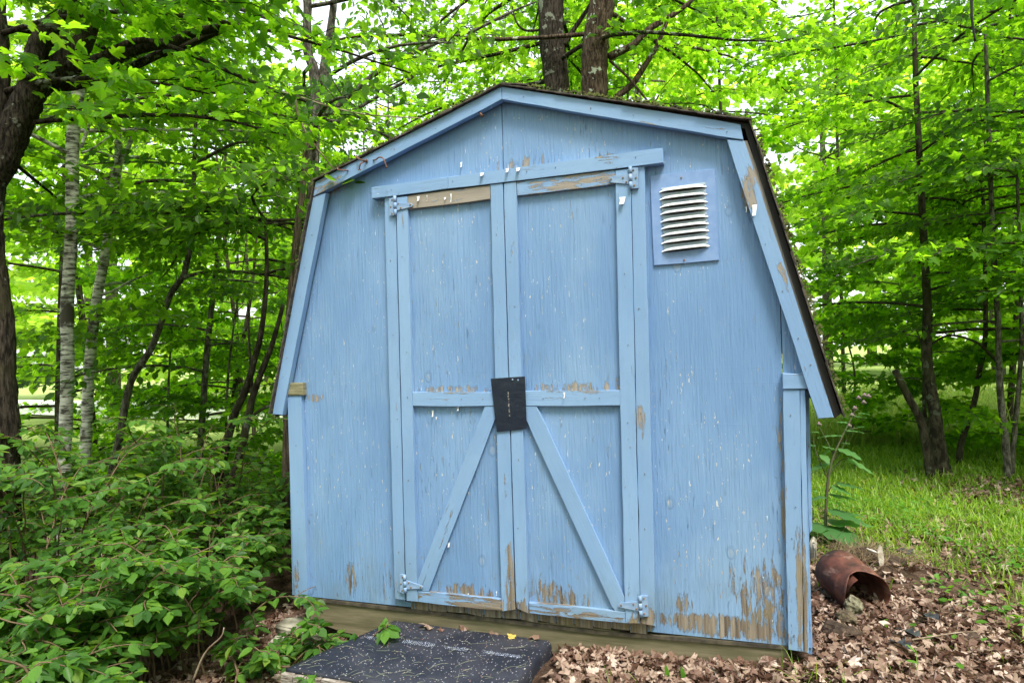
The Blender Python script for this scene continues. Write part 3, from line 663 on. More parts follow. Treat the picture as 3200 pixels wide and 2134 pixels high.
for j in range(nv + 1):
    v = j / nv; p = B_ * (1 - v) + C_ * v; od = ue
    for k, (dx, dz) in enumerate(((.010, -.004), (.018, -.016), (.021, -.04), (.020, -.085))): drape.append((p[0] + od[0] * dx, p[1] + od[1] * dx, ZM + dz))
fs = [(j * (nu + 1) + i, (j + 1) * (nu + 1) + i, (j + 1) * (nu + 1) + i + 1, j * (nu + 1) + i + 1) for j in range(nv) for i in range(nu)]
b0 = len(V)
for j in range(nv):
    fs.append((j * (nu + 1) + nu, (j + 1) * (nu + 1) + nu, b0 + (j + 1) * 4, b0 + j * 4))
    for k in range(3): fs.append((b0 + j * 4 + k, b0 + (j + 1) * 4 + k, b0 + (j + 1) * 4 + k + 1, b0 + j * 4 + k + 1))
b1 = b0 + len(drape)                                         # thickness skirt along the other edges
per = [(0, i) for i in range(nu, -1, -1)] + [(j, 0) for j in range(1, nv + 1)] + [(nv, i) for i in range(1, nu + 1)]
sk = [(V[j * (nu + 1) + i][0], V[j * (nu + 1) + i][1], ZM - .0125) for j, i in per]
for k in range(len(per) - 1):
    j, i = per[k]; j2, i2 = per[k + 1]; fs.append((j * (nu + 1) + i, b1 + k, b1 + k + 1, j2 * (nu + 1) + i2))
a.add(V + drape + sk, fs, .5, True)
MAT = a.build('rubber_mat', M_MAT, None, (A_[0], A_[1], ZM)); tag(MAT, 'black speckled rubber mat lying on the plank platform before the doors', 'mat')
# faded printing on the mat
t = NT('faded_print'); o_ = t.n('NewGeometry').outputs['Position']; fr = t.noise(o_, 120, 3)
M_PRINT = t.done(Base_Color=t.mix(t.ss(fr, .42, .56), (.05, .06, .09), (.34, .38, .50)), Roughness=.7)
Zt = ZM + .004
for (x0, y0, x1, y1, n, hgt) in ((1147, 1990, 1207, 1998, 11, 9), (1256, 2003, 1356, 2016, 19, 13), (1391, 2022, 1460, 2031, 12, 9), (1508, 2036, 1625, 2052, 24, 9)):
    a = Acc()
    for k in range(n):
        u = k / n; x = x0 + (x1 - x0) * u; y = y0 + (y1 - y0) * u; hh = hgt * rng.uniform(.7, 1.1); sw = 2.0; sl = 7 + 3 * rng.random()
        a.add([onZ(x, y + hh / 2, Zt), onZ(x + sw, y + hh / 2, Zt), onZ(x + sw + sl, y - hh / 2, Zt), onZ(x + sl, y - hh / 2, Zt)], [(0, 1, 2, 3)])
        if rng.random() < .55:
            yy_ = y + rng.choice([-.4, 0, .4]) * hh
            a.add([onZ(x + 2, yy_, Zt + .0003), onZ(x + 7, yy_ + .8, Zt + .0003), onZ(x + 8, yy_ - 1.2, Zt + .0003), onZ(x + 3, yy_ - 2, Zt + .0003)], [(0, 1, 2, 3)])
    a.build('faded_lettering', M_PRINT, MAT)
# grass clippings strewn on the mat
a = Acc()
for k in range(85):
    u, v = rng.random(), rng.random() ** .55; p = (A_ * (1 - v) + D_ * v) * (1 - u) + (B_ * (1 - v) + C_ * v) * u
    L = rng.uniform(.012, .075) * (1.9 if rng.random() < .12 else 1); an = math.radians(rng.normal(0, 34)) + YAW; d = np.array([math.cos(an), math.sin(an), 0]); nrm = np.array([-d[1], d[0], 0]) * rng.uniform(-.15, .15) * L
    P = [p + d * L * s_ + nrm * 4 * s_ * (1 - s_) + np.array([0, 0, .005 + .003 * math.sin(s_ * 3.1)]) for s_ in (0, .33, .66, 1)]
    tube(a, P, [.0004, .0006, .0006, .0003], 3, cap=False, tint=rng.random() * .8)
o = a.build('grass_clippings', M_STRAW); tag(o, 'cut grass stalks strewn over the black mat', 'grass', kind='stuff')
def stone(name, quad_px, z, h, label, moss=False):
    P = [onZ(x, y, z) for x, y in quad_px]; c = sum(P) / 4; bm = bmesh.new()
    t_ = [bm.verts.new(p - c) for p in P]; b_ = [bm.verts.new(p - c - np.array([0, 0, h])) for p in P]
    bm.faces.new(t_); bm.faces.new(b_[::-1])
    for i in range(4): bm.faces.new((t_[i], b_[i], b_[(i + 1) % 4], t_[(i + 1) % 4]))
    bmesh.ops.recalc_face_normals(bm, faces=bm.faces)
    bmesh.ops.bevel(bm, geom=bm.edges[:], offset=.008, segments=2, affect='EDGES'); bmesh.ops.subdivide_edges(bm, edges=bm.edges[:], cuts=3, use_grid_fill=True)
    for v_ in bm.verts: v_.co += Vector(rng.normal(0, .0018, 3))
    me = bpy.data.meshes.new(name); bm.to_mesh(me); bm.free()
    for p in me.polygons: p.use_smooth = True
    o = link(name, me, M_STONE, None, tuple(c)); tag(o, label, 'stone block', 'stone blocks under the shed corner'); return o, c
stone('stone_block', [(858, 1951), (895, 1925), (985, 1925), (1010, 1985)], -.105, .045, 'pale flat stone slab under the left front corner of the shed')
stone('stone_block', [(835, 2005), (870, 1975), (1010, 1985), (1020, 2035)], -.155, .07, 'mossy lower stone block beneath the pale slab by the mat')
stone('stone_block', [(2529, 1692), (2536, 1676), (2551, 1676), (2549, 1698)], .10, .14, 'small white block behind the right corner of the shed')

# ------------------------------------------------------------------ leaves
def fan(outl, zc=0.0, zl=None):
    V = [(.42, 0, zc)] + [(x, y, (zl(x, y) if zl else 0)) for x, y in outl]; n = len(outl)
    return np.array(V), [(0, i + 1, (i + 1) % n + 1) for i in range(n)]
_h = [(0, .02), (.06, .30), (.16, .50), (.24, .30), (.40, .56), (.56, .60), (.50, .22), (.74, .26), (1.0, 0)]
MAPLE = fan(_h[0:] + [(x, -y) for x, y in _h[-2::-1]], .05, lambda x, y: -.18 * abs(y) - .10 * x)
MAPLE_MID = fan([(0, 0), (.10, .42), (.25, .26), (.52, .55), (.52, .2), (1, 0), (.52, -.2), (.52, -.55), (.25, -.26), (.10, -.42)], .04, lambda x, y: -.2 * abs(y))
MAPLE_LO = (np.array([(0, 0, 0), (.25, .42, -.08), (.55, .34, -.06), (1, 0, -.1), (.55, -.34, -.06), (.25, -.42, -.08)]), [(0, 1, 2, 3), (0, 3, 4, 5)])
OVATE = (np.array([(0, 0, 0), (.22, .24, .03), (.55, .27, .035), (.82, .13, 0), (1.0, 0, -.06), (.82, -.13, 0), (.55, -.27, .035), (.22, -.24, .03), (.3, 0, -.03), (.65, 0, -.035)]),
         [(0, 8, 1), (8, 9, 2, 1), (9, 4, 3, 2), (0, 7, 8), (7, 6, 9, 8), (6, 5, 4, 9)])
OVATE_LO = (np.array([(0, 0, 0), (.4, .25, .03), (1, 0, -.05), (.4, -.25, .03)]), [(0, 1, 2), (0, 2, 3)])
def rotm(head, pitch, roll):
    ch, sh = np.cos(head), np.sin(head); cp, sp = np.cos(pitch), np.sin(pitch); cr, sr = np.cos(roll), np.sin(roll)
    n = len(head); z = np.zeros(n); o = np.ones(n)
    Rz = np.stack([ch, -sh, z, sh, ch, z, z, z, o], 1).reshape(n, 3, 3); Ry = np.stack([cp, z, sp, z, o, z, -sp, z, cp], 1).reshape(n, 3, 3)
    Rx = np.stack([o, z, z, z, cr, -sr, z, sr, cr], 1).reshape(n, 3, 3)
    return Rz @ Ry @ Rx
def put_leaves(acc, tmpl, pos, head, pitch, roll, size, tint):
    V, fs = tmpl; R = rotm(head, pitch, roll)
    W_ = np.einsum('nij,kj->nki', R, V) * size[:, None, None] + pos[:, None, :]
    acc.add_many(W_, fs, tint)

class Crown:
    def __init__(s, tmpl, size, tilt=.38):
        s.tmpl = tmpl; s.size = size; s.tilt = tilt; s.P = []; s.H = []; s.T = []; s.br = Acc()
    def spray(s, p0, az, L, n, droop=.22, tint=.5):
        d = np.array([math.cos(az), math.sin(az), 0]); lat = np.array([-d[1], d[0], 0])
        k = np.linspace(0.12, 1, n) + rng.normal(0, .03, n); side = np.where(np.arange(n) % 2 == 0, 1, -1)
        off = side * np.abs(rng.normal(.0, .20, n)) * L * (1.1 - .5 * k)
        P = p0 + d * (k * L)[:, None] + lat * off[:, None]; P[:, 2] += -droop * L * k * k + rng.normal(0, .030, n) + .05 * L
        s.P.append(P); s.H.append(az + side * rng.uniform(.2, 1.2, n)); s.T.append(np.clip(tint + rng.normal(0, .22, n), 0, 1))
        tw = [p0 + d * L * q + np.array([0, 0, -droop * L * q * q + .045 * L]) for q in (0, .5, 1)]; tw[0] = p0
        tube(s.br, tw, [.004, .003, .0015], 3, cap=False)
    def limb(s, p0, az, L, rise=.35, nspray=9, nleaf=20, r=.018, sag=.25, slen=.55):
        d = np.array([math.cos(az), math.sin(az), 0]); lat = np.array([-d[1], d[0], 0]); w1 = rng.normal(0, .10) * L; w2 = rng.normal(0, .05) * L
        f = lambda q: p0 + d * q * L + lat * (w1 * q * q + w2 * math.sin(q * 5)) + np.array([0, 0, (rise * q - sag * q * q) * L])
        tube(s.br, [f(q) for q in np.linspace(0, 1, 7)], [r, r * .8, r * .3], 5, cap=False)
        bt = rng.uniform(.2, .8)
        for k in range(nspray):
            q = .18 + .82 * (k + rng.random() * .7) / nspray; q = min(q, 1.0); sd = 1 if k % 2 else -1
            s.spray(f(q), az + sd * rng.uniform(.35, 1.15) * (1.15 - q * .8), slen * rng.uniform(.65, 1.2), int(nleaf * 1.35 * rng.uniform(.7, 1.2)), rng.uniform(.08, .35), bt)
    def finish(s, root, leafmat_, barkmat, crown_name='crown'):
        P = np.concatenate(s.P); H = np.concatenate(s.H); T = np.concatenate(s.T); n = len(P); a = Acc()
        put_leaves(a, s.tmpl, P, H, rng.normal(.48, s.tilt * 1.25, n), rng.normal(0, s.tilt * 1.35, n), s.size * rng.uniform(.6, 1.2, n), T)
        a.build(crown_name, leafmat_, root); s.br.build('branches', barkmat, root); return n
NLEAF = 0
def tree(name, label, trunks, barkmat, leafmat_, crown, group=None, cat='tree', sides=12):
    """trunks: list of (path, radii) in world; first one is the trunk itself, the rest are limbs or further stems"""
    global NLEAF
    base = np.array(trunks[0][0][0], float)
    root = empty(name, tuple(base), label, cat, group)
    for i, (P, R) in enumerate(trunks):
        a = Acc(); sp = smooth_path(P, 7); rr = np.interp(np.linspace(0, 1, len(sp)), np.linspace(0, 1, len(R)), R)
        tube(a, sp, rr, sides, rough=.05); a.build('trunk' if i == 0 else 'limb', barkmat, root)
    if crown:
        c = crown(np.array(smooth_path(trunks[0][0], 6))); NLEAF += c.finish(root, leafmat_, barkmat)
    return root
def crown_fn(tmpl, size, z0, z1, nl, R, rise=.35, nspray=9, nleaf=20, azc=None, azs=None, r=.018, slen=.55, tilt=.38, sag=.25):
    def f(T):
        c = Crown(tmpl, size, tilt); zz = T[:, 2]
        for k in range(nl):
            z = z0 + (z1 - z0) * (k + rng.random()) / nl; z_ = min(z, zz.max() - .02)
            p = np.array([np.interp(z_, zz, T[:, 0]), np.interp(z_, zz, T[:, 1]), z_]) if np.all(np.diff(zz) > 0) else T[np.argmin(np.abs(zz - z_))]
            az = k * 2.4 + rng.normal(0, .4) if azc is None else azc + rng.normal(0, azs)
            taper = 1.0 - .45 * max(0, (z - z0) / max(.1, z1 - z0) - .45)
            c.limb(p, az, R * rng.uniform(.6, 1.2) * taper, rise * rng.uniform(.5, 1.4), nspray, nleaf, r, sag, slen)
        return c
    return f
def big_maple_crown(T):
    c = crown_fn(MAPLE, .088, 2.5, 5.6, 15, 2.2, .22, 9, 17, azc=1.3, azs=.9, slen=.6)(T)
    for k in range(26):
        x_, y_ = rng.uniform(40, 560), rng.uniform(-90, 40); p = atd(x_, y_, rng.uniform(3.3, 4.0)); c.spray(p, rng.uniform(-1, 1.5), rng.uniform(.3, .5), 13, .35, .25)
    for x_, y_, dd in ((100, 240, 3.4), (150, 250, 3.4), (235, 190, 3.5), (310, 215, 3.6), (745, 262, 3.6), (60, 60, 3.3), (820, 370, 3.7)):
        c.spray(atd(x_, y_, dd), rng.uniform(-.3, .8), .28, 8, .3, .6)
    return c
def gpath(L, depth, zg=True):
    """trunk path from display pixels (listed bottom to top) at one distance, its foot put on the ground"""
    P = [atd(x, y, depth) for x, y in L]
    if zg:
        b = P[0].copy(); g = float(ground_z(b[0], b[1])) - .05
        if b[2] > g + .02:
            d = P[0] - P[1]; d = d / max(.2, -d[2]) if d[2] < 0 else np.array([0, 0, -1.0]); nb = b + d * (b[2] - g) * np.array([.6, .6, 1]); nb[2] = g; P = [nb] + P
        else: P[0][2] = g
    return np.array(P)
def limbpath(L, depth): return np.array([atd(x, y, depth) for x, y in L])

# --- left: the big forked maple
d = 4.1
tree('maple_tree', 'thick rough-barked maple with forking limbs at the left edge', [
    (gpath([(8, 1180), (9, 1000), (2, 865), (-4, 725), (-22, 590), (-28, 500), (-22, 360), (-14, 180), (-22, 40), (-32, -120), (-40, -500)], d), [.11, .088, .082, .080, .078, .078, .082, .09, .085, .075, .07]),
    (limbpath([(-22, 430), (8, 370), (30, 310), (52, 255), (78, 200), (92, 165)], d), [.065, .08, .086, .085, .08, .075]),
    (limbpath([(75, 190), (82, 130), (97, 90), (132, 48), (160, 10), (190, -60)], d - .02), [.075, .062, .06, .052, .04, .03]),
    (limbpath([(75, 200), (130, 160), (180, 115), (208, 62), (224, 30), (240, -60)], d + .08), [.085, .08, .062, .046, .034, .03]),
    (limbpath([(140, 158), (196, 154), (246, 146), (300, 118), (344, 106), (400, 96), (443, 76), (531, 58), (590, 32), (656, 0), (720, -50)], d + .1), [.05, .045, .042, .036, .033, .03, .028, .025, .02, .018, .016]),
    (limbpath([(120, 200), (170, 198), (230, 182), (290, 160), (368, 124), (420, 110), (480, 82), (545, 58)], d + .18), [.03, .027, .026, .028, .025, .023, .02, .018]),
    (limbpath([(160, 150), (225, 135), (300, 98), (350, 96), (405, 112), (470, 140), (560, 180), (650, 215), (720, 240)], d - .1), [.03, .026, .02, .017, .014, .012, .011, .009, .007])],
    M_BARK, M_MAPLE, big_maple_crown, sides=18)
# --- birches and the slim trees on the left
tree('birch_tree', 'white-barked birch just right of the big left maple', [
    (gpath([(148, 1120), (150, 1000), (155, 860), (155, 700), (165, 520), (167, 328), (177, 230), (187, 164), (184, 82), (186, 30)], 5.0), [.050, .047, .045, .045, .043, .045, .043, .043, .045, .04]),
    (limbpath([(184, 90), (176, 50), (170, 20), (168, -60), (150, -300)], 5.0), [.025, .022, .02, .02, .01]), (limbpath([(186, 90), (200, 60), (214, 38), (240, -40), (260, -300)], 5.05), [.03, .03, .026, .02, .01]),
    (limbpath([(186, 340), (200, 300), (225, 225), (240, 195), (290, 150)], 5.0), [.012, .014, .011, .008, .004]), (limbpath([(187, 352), (215, 340), (270, 300)], 5.02), [.009, .007, .004])],
    M_BIRCH, M_MAPLE, crown_fn(MAPLE_MID, .086, 2.2, 5.0, 12, 1.5, .3, 8, 18), sides=12)
tree('birch_tree', 'darker blotched birch with a forked top behind the first birch', [
    (gpath([(196, 1060), (200, 960), (204, 865), (211, 777), (225, 672), (242, 584), (250, 514), (262, 443), (272, 361), (269, 295), (266, 200)], 5.9), [.052, .048, .045, .045, .043, .04, .037, .037, .036, .028, .02]),
    (limbpath([(272, 380), (290, 350), (310, 300), (340, 240)], 5.9), [.022, .02, .016, .01]), (limbpath([(270, 365), (230, 350), (190, 345)], 5.9), [.01, .009, .006]), (limbpath([(228, 680), (265, 665), (300, 645), (355, 625)], 5.9), [.012, .01, .008, .004])],
    M_BIRCH, M_MAPLE, crown_fn(MAPLE_MID, .086, 1.6, 5.0, 14, 1.7, .3, 8, 18))
tree('leaning_tree', 'slim grey tree leaning right between the birches and the shed', [
    (gpath([(250, 1120), (265, 1050), (278, 985), (292, 908), (309, 858), (344, 806), (366, 753), (390, 679), (422, 630), (436, 567), (441, 514), (444, 440), (450, 250)], 5.6), [.034, .032, .03, .03, .028, .027, .026, .025, .024, .022, .02, .015]), ],
    M_BARKG, M_BEECH, crown_fn(OVATE, .074, 1.9, 4.2, 12, 1.6, .12, 9, 22))
tree('twin_stem_tree', 'dark twin-stemmed tree standing close left of the shed', [
    (gpath([(484, 1185), (490, 1150), (510, 1065), (538, 953), (562, 901), (583, 830), (600, 760), (612, 640), (610, 500)], 4.9), [.034, .033, .031, .028, .026, .022, .018, .012]),
    (gpath([(510, 1185), (516, 1150), (545, 1065), (569, 964), (580, 911), (604, 844), (625, 790), (650, 700)], 4.85), [.034, .033, .032, .028, .025, .02, .015]),
    (limbpath([(573, 960), (600, 940), (632, 925), (660, 900)], 4.85), [.012, .011, .009, .006]), (limbpath([(578, 925), (577, 860), (572, 790), (570, 700)], 4.9), [.012, .01, .009, .006])],
    M_BARKD, M_BEECH, crown_fn(OVATE, .072, 1.75, 3.8, 13, 1.35, .15, 9, 22, r=.012), sides=10)
tree('forked_tree', 'grey tree with a split peeling fork rising behind the left roof edge', [
    (gpath([(700, 1050), (706, 800), (712, 560), (719, 394), (723, 281), (723, 174), (706, 112), (706, 0), (704, -150), (700, -400)], 5.3), [.052, .05, .046, .044, .042, .044, .038, .034, .03, .02]),
    (limbpath([(733, 195), (743, 169), (752, 110), (760, 60), (766, 0), (770, -120)], 5.32), [.035, .04, .034, .03, .026, .02]),
    (limbpath([(735, 275), (780, 240), (845, 182), (905, 144), (985, 106), (1065, 78), (1090, 70), (1170, 30), (1230, 5)], 5.3), [.021, .02, .019, .018, .016, .013, .012, .010, .006]),
    (limbpath([(735, 305), (800, 262), (880, 215), (958, 168), (985, 105)], 5.35), [.017, .015, .013, .011, .008]),
    (limbpath([(960, 112), (1020, 62), (1060, 10), (1075, -20)], 5.3), [.009, .008, .006, .004])],
    M_BARKG, M_BEECH, crown_fn(OVATE, .074, 2.5, 5.4, 16, 1.9, .10, 9, 21), sides=14)
tree('dead_trunk', 'brown peeled dead trunk hard behind the left side of the shed', [
    (gpath([(657, 1200), (659, 1000), (662, 850), (667, 700), (676, 600), (684, 520), (694, 440), (702, 350), (712, 290)], 5.0), [.034, .033, .032, .031, .030, .028, .025, .022, .016])],
    M_PEELED, None, None, sides=12)
# --- behind the roof
tree('maple_tree', 'dark rough trunk, the left of the two big trunks above the roof', [
    (gpath([(1300, 1050), (1290, 420), (1280, 212), (1275, 157), (1267, 79), (1265, 0), (1262, -150), (1258, -420)], 7.0), [.18, .155, .142, .136, .134, .134, .12, .09]),
    (limbpath([(1295, 105), (1310, 80), (1330, 50), (1360, 5), (1390, -40)], 6.95), [.03, .026, .024, .02, .015]), (limbpath([(1240, 70), (1205, 70), (1185, 50), (1176, 15)], 7.0), [.014, .012, .01, .006])],
    M_BARK, M_MAPLE, crown_fn(MAPLE_MID, .098, 4.1, 7.5, 18, 2.7, .15, 9, 20, slen=.7, r=.025, azc=1.9, azs=1.3), sides=18)
tree('maple_tree', 'brown lichen-spotted trunk, the right of the two big trunks above the roof', [
    (gpath([(1380, 1050), (1370, 420), (1366, 223), (1366, 131), (1372, 66), (1383, 0), (1394, -150), (1400, -420)], 6.6), [.17, .145, .136, .132, .128, .126, .12, .09]),
    (limbpath([(1398, 131), (1451, 105), (1490, 68), (1538, 39), (1569, 18), (1600, -8)], 6.55), [.04, .032, .03, .028, .022, .018]),
    (limbpath([(1412, 226), (1451, 194), (1480, 152), (1509, 105), (1525, 65), (1538, 40)], 6.7), [.034, .032, .028, .024, .02, .016]),
    (limbpath([(1400, 140), (1425, 162), (1451, 189), (1493, 240)], 6.5), [.014, .014, .012, .010])],
    M_BARK2, M_MAPLE, crown_fn(MAPLE_MID, .098, 4.1, 7.5, 18, 2.7, .15, 9, 20, slen=.7, r=.025, azc=1.2, azs=1.3), sides=18)
# --- right
tree('maple_tree', 'brown-trunked tree on the grass at right with a leaning stem at its foot', [
    (gpath([(2160, 1060), (2153, 1010), (2146, 946), (2134, 876), (2127, 805), (2129, 735), (2126, 640), (2118, 500), (2108, 300), (2100, 100), (2098, -200)], 6.1), [.085, .066, .058, .052, .047, .043, .037, .031, .027, .022, .016]),
    (gpath([(2131, 1050), (2115, 969), (2089, 918), (2065, 870), (2055, 850)], 6.0), [.045, .038, .034, .032, .028]), (gpath([(2140, 1040), (2124, 960), (2122, 880), (2124, 800)], 6.3), [.02, .02, .018, .012]),
    (limbpath([(2130, 795), (2180, 770), (2240, 785), (2270, 810), (2296, 838)], 6.1), [.010, .010, .011, .014, .016])],
    M_BARKD, M_MAPLE, crown_fn(MAPLE_MID, .086, 1.25, 4.8, 22, 1.75, .20, 9, 20, r=.014), sides=14)
tree('slim_tree', 'slim curved dark tree right of the brown-trunked tree', [
    (gpath([(2205, 1030), (2214, 993), (2237, 922), (2249, 852), (2260, 794), (2263, 735), (2262, 620), (2255, 400)], 6.4), [.03, .028, .025, .024, .022, .02, .016])], M_BARKD, M_MAPLE, crown_fn(MAPLE_MID, .086, 1.3, 4.2, 13, 1.4, .2, 8, 20, r=.012))
tree('slim_tree', 'tallest straight grey sapling near the right edge', [
    (gpath([(2312, 1055), (2305, 980), (2298, 922), (2293, 829), (2291, 735), (2280, 560), (2270, 300), (2262, 60)], 5.8), [.035, .03, .028, .026, .024, .022, .02, .014])], M_BARKG, M_BEECH, crown_fn(OVATE, .076, 1.0, 4.6, 15, 1.4, .15, 9, 20, r=.012))
tree('slim_tree', 'thin stem at the far right edge beside the grey sapling', [
    (gpath([(2324, 1050), (2332, 960), (2338, 899), (2345, 782), (2342, 620), (2335, 400)], 5.9), [.025, .022, .02, .016, .012])], M_BARKG, M_BEECH, crown_fn(OVATE, .076, 1.2, 3.8, 11, 1.2, .15, 9, 20, r=.010))

# --- further trees that fill the wood: young maples and beeches on their own stems
FILL = [  # x, y, height, kind, radius, low
    (-5.6, 4.6, 5.5, 0, 1.9, .9), (-7.4, 6.8, 6.5, 0, 2.3, .8), (-3.9, 5.4, 6.0, 1, 2.0, 1.3), (-5.4, 7.6, 7.5, 0, 2.4, 1.5), (-8.0, 4.2, 5.5, 0, 2.1, .6),
    (-2.6, 7.2, 8.0, 1, 2.4, 2.0), (-.9, 8.4, 8.5, 0, 2.6, 2.3), (-4.2, 2.3, 4.6, 1, 1.5, 1.6), (-5.6, 1.9, 4.8, 0, 1.6, 1.0), 
    (4.6, 7.6, 6.5, 0, 2.0, 2.6), (5.4, 6.3, 6.0, 1, 2.0, 4.0), (3.9, 6.4, 4.6, 0, 1.4, .8), (-6.6, 9.6, 8.0, 0, 2.6, 1.4), (-9.8, 9.0, 8.0, 0, 2.8, 1.0), (4.9, 9.8, 8.0, 0, 2.5, 3.0), (-3.2, 10.6, 9.0, 0, 2.8, 1.8), (6.0, 8.2, 6.5, 0, 2.2, 4.4), (3.55, 4.3, 5.2, 0, 1.7, 1.4), (4.4, 5.6, 5.5, 0, 1.9, 2.6), (-1.6, 7.0, 8.8, 0, 2.4, 5.5), (.8, 8.0, 9.0, 0, 2.6, 6.0), (2.7, 10.5, 10, 0, 2.6, 7.5), (-4.9, 3.4, 3.6, 0, 1.5, .5), (-6.4, 3.0, 4.2, 0, 1.7, .6), (-4.6, 6.2, 5.2, 0, 1.9, .6), (6.6, 11.5, 8.0, 0, 2.8, 3.0)]
SAPS = [(2.75, 5.0, 1.9, .8), (3.6, 4.9, 1.5, .7), (4.3, 4.5, 1.7, .8), (2.2, 6.1, 2.2, .8), (-4.4, 3.9, 2.6, 1.0), (-2.7, 4.2, 2.4, .9), (-4.0, 2.5, 2.9, 1.0), (-4.9, 2.6, 2.8, 1.0), (-3.0, 5.2, 3.0, 1.0), (2.9, 5.7, 1.6, .7)]
def yl(x, y, kd):
    k_ = 'dark-leaved young tree' if kd else 'bright maple-leaved young tree'
    if x > 2: return k_ + (' near the right edge behind the grass' if x < 5 else ' deep in the wood at the far right')
    if x > -3.5: return k_ + ' rising behind the shed roof'
    return k_ + (' beside the birches left of the shed' if y < 5 else ' deep in the wood beyond the birches')
for (x, y, h, kd, R, lo) in FILL:
    g = float(ground_z(x, y)) - .05; lean = rng.normal(0, .25, 2)
    P = np.array([(x, y, g), (x + lean[0] * .3, y + lean[1] * .3, g + h * .35), (x + lean[0] * .7, y + lean[1] * .8, g + h * .7), (x + lean[0], y + lean[1], g + h)])
    far = y > 7; lo = lo * .55
    tm, sz = ((MAPLE_LO if far else MAPLE_MID), .115 if far else .090) if kd == 0 else (OVATE_LO if far else OVATE, .082)
    nl = int(4 + h * 2.6); tree('young_tree', yl(x, y, kd), [(P, [.036, .030, .02, .006])], M_BARKG if kd else M_BARKD, M_MAPLE if kd == 0 else M_BEECH,
         crown_fn(tm, sz, g + lo, g + h, nl, R, .18, 8, 17, r=.014, slen=.65), group='young trees of the wood around the shed', sides=8)

for (x, y, h, R) in SAPS:
    g = float(ground_z(x, y)) - .03; P = np.array([(x, y, g), (x + .05, y, g + h * .5), (x + rng.normal(0, .15), y + .1, g + h)])
    tree('maple_sapling', 'low maple sapling at the foot of the ' + ('brown-trunked tree at the right' if x > 0 else 'birches left of the shed' if x < -3.5 else 'twin-stemmed tree left of the shed'), [(P, [.016, .012, .004])], M_BARKG, M_MAPLE, crown_fn(MAPLE_MID, .086, g + .15, g + h, int(6 + h * 2.5), R, .25, 7, 16, r=.008, slen=.45), group='maple saplings under the trees', sides=6)
# --- far trees: two kinds, copied
def far_tree(h, R, seed):
    c = Crown(MAPLE_LO, .24, .5); root = empty('distant_tree', (0, 0, 0), 'tall leafy tree in the wood far behind the shed', 'tree', 'tall trees far behind the shed')
    a = Acc(); tube(a, [(0, 0, -.3), (.1, 0, h * .5), (0, .1, h * .95)], [.17, .12, .03], 8, rough=.03); a.build('trunk', M_BARKG, root)
    for k in range(30):
        z = h * (.09 + .91 * k / 30); taper = math.sin(math.pi * min(1, (.25 + .75 * (z / h)))) ** .6 if z / h > .3 else .8
        c.limb(np.array([0, 0, z]), k * 2.4 + rng.normal(0, .4), R * (.35 + .65 * taper) * rng.uniform(.7, 1.15), .2, 9, 17, .03, .2, 1.0)
    c.finish(root, M_FARLEAF, M_BARKG); return root
protos = [far_tree(11, 3.4, 0), far_tree(9, 3.0, 1)]
spots = [(-16, 11), (-12.5, 14), (-21, 14), (-5, 16), (-1.5, 14.5),  (6.5, 23), (12, 18), (8, 20), (4, 25), (12, 24), (-26, 24), (-22, 32), (-3, 32), (7, 34), (15, 34), (-32, 18), (-30, 34),
         (-9, -10), (-4.5, -12.5), (1, -13), (6, -12), (10.5, -8.5), (12.5, -3), (-12, -5.5), (13, 4)]   # the last ones are unseen, added to cut low sky light on the shed
for k, (x, y) in enumerate(spots):
    src = protos[k % 2]
    if k < 2: r = src
    else:
        r = src.copy(); COL.objects.link(r)
        for ch in src.children: c = ch.copy(); COL.objects.link(c); c.parent = r
    r['label'] = 'tall leafy tree far off ' + ('beyond the pale road at the left' if x < -8 else 'behind the roof of the shed' if x < 3 else 'beyond the grass at the right')
    if k >= len(spots) - 8: tag(r, 'unseen tall leafy tree added to screen low sky light', 'tree', 'unseen trees added to shade the shed front')
    sc_ = 1.0 + .25 * rng.random() + (.35 if y > 30 else 0)
    r.location = (x, y, float(ground_z(x, y))); r.rotation_euler = (0, 0, rng.uniform(0, 6.28)); r.scale = (sc_, sc_, sc_)

# --- white post beyond the road
a = Acc(); p = atd(466, 968, 17.0); g = float(ground_z(p[0], p[1]))
tube(a, [(p[0], p[1], g - .1), (p[0], p[1], p[2] + .3), (p[0], p[1], p[2] + .72)], [.055, .055, .055], 8)
tag(a.build('fence_post', M_WHITE, None, (p[0], p[1], g)), 'white post standing by the pale road seen through the trees', 'post')

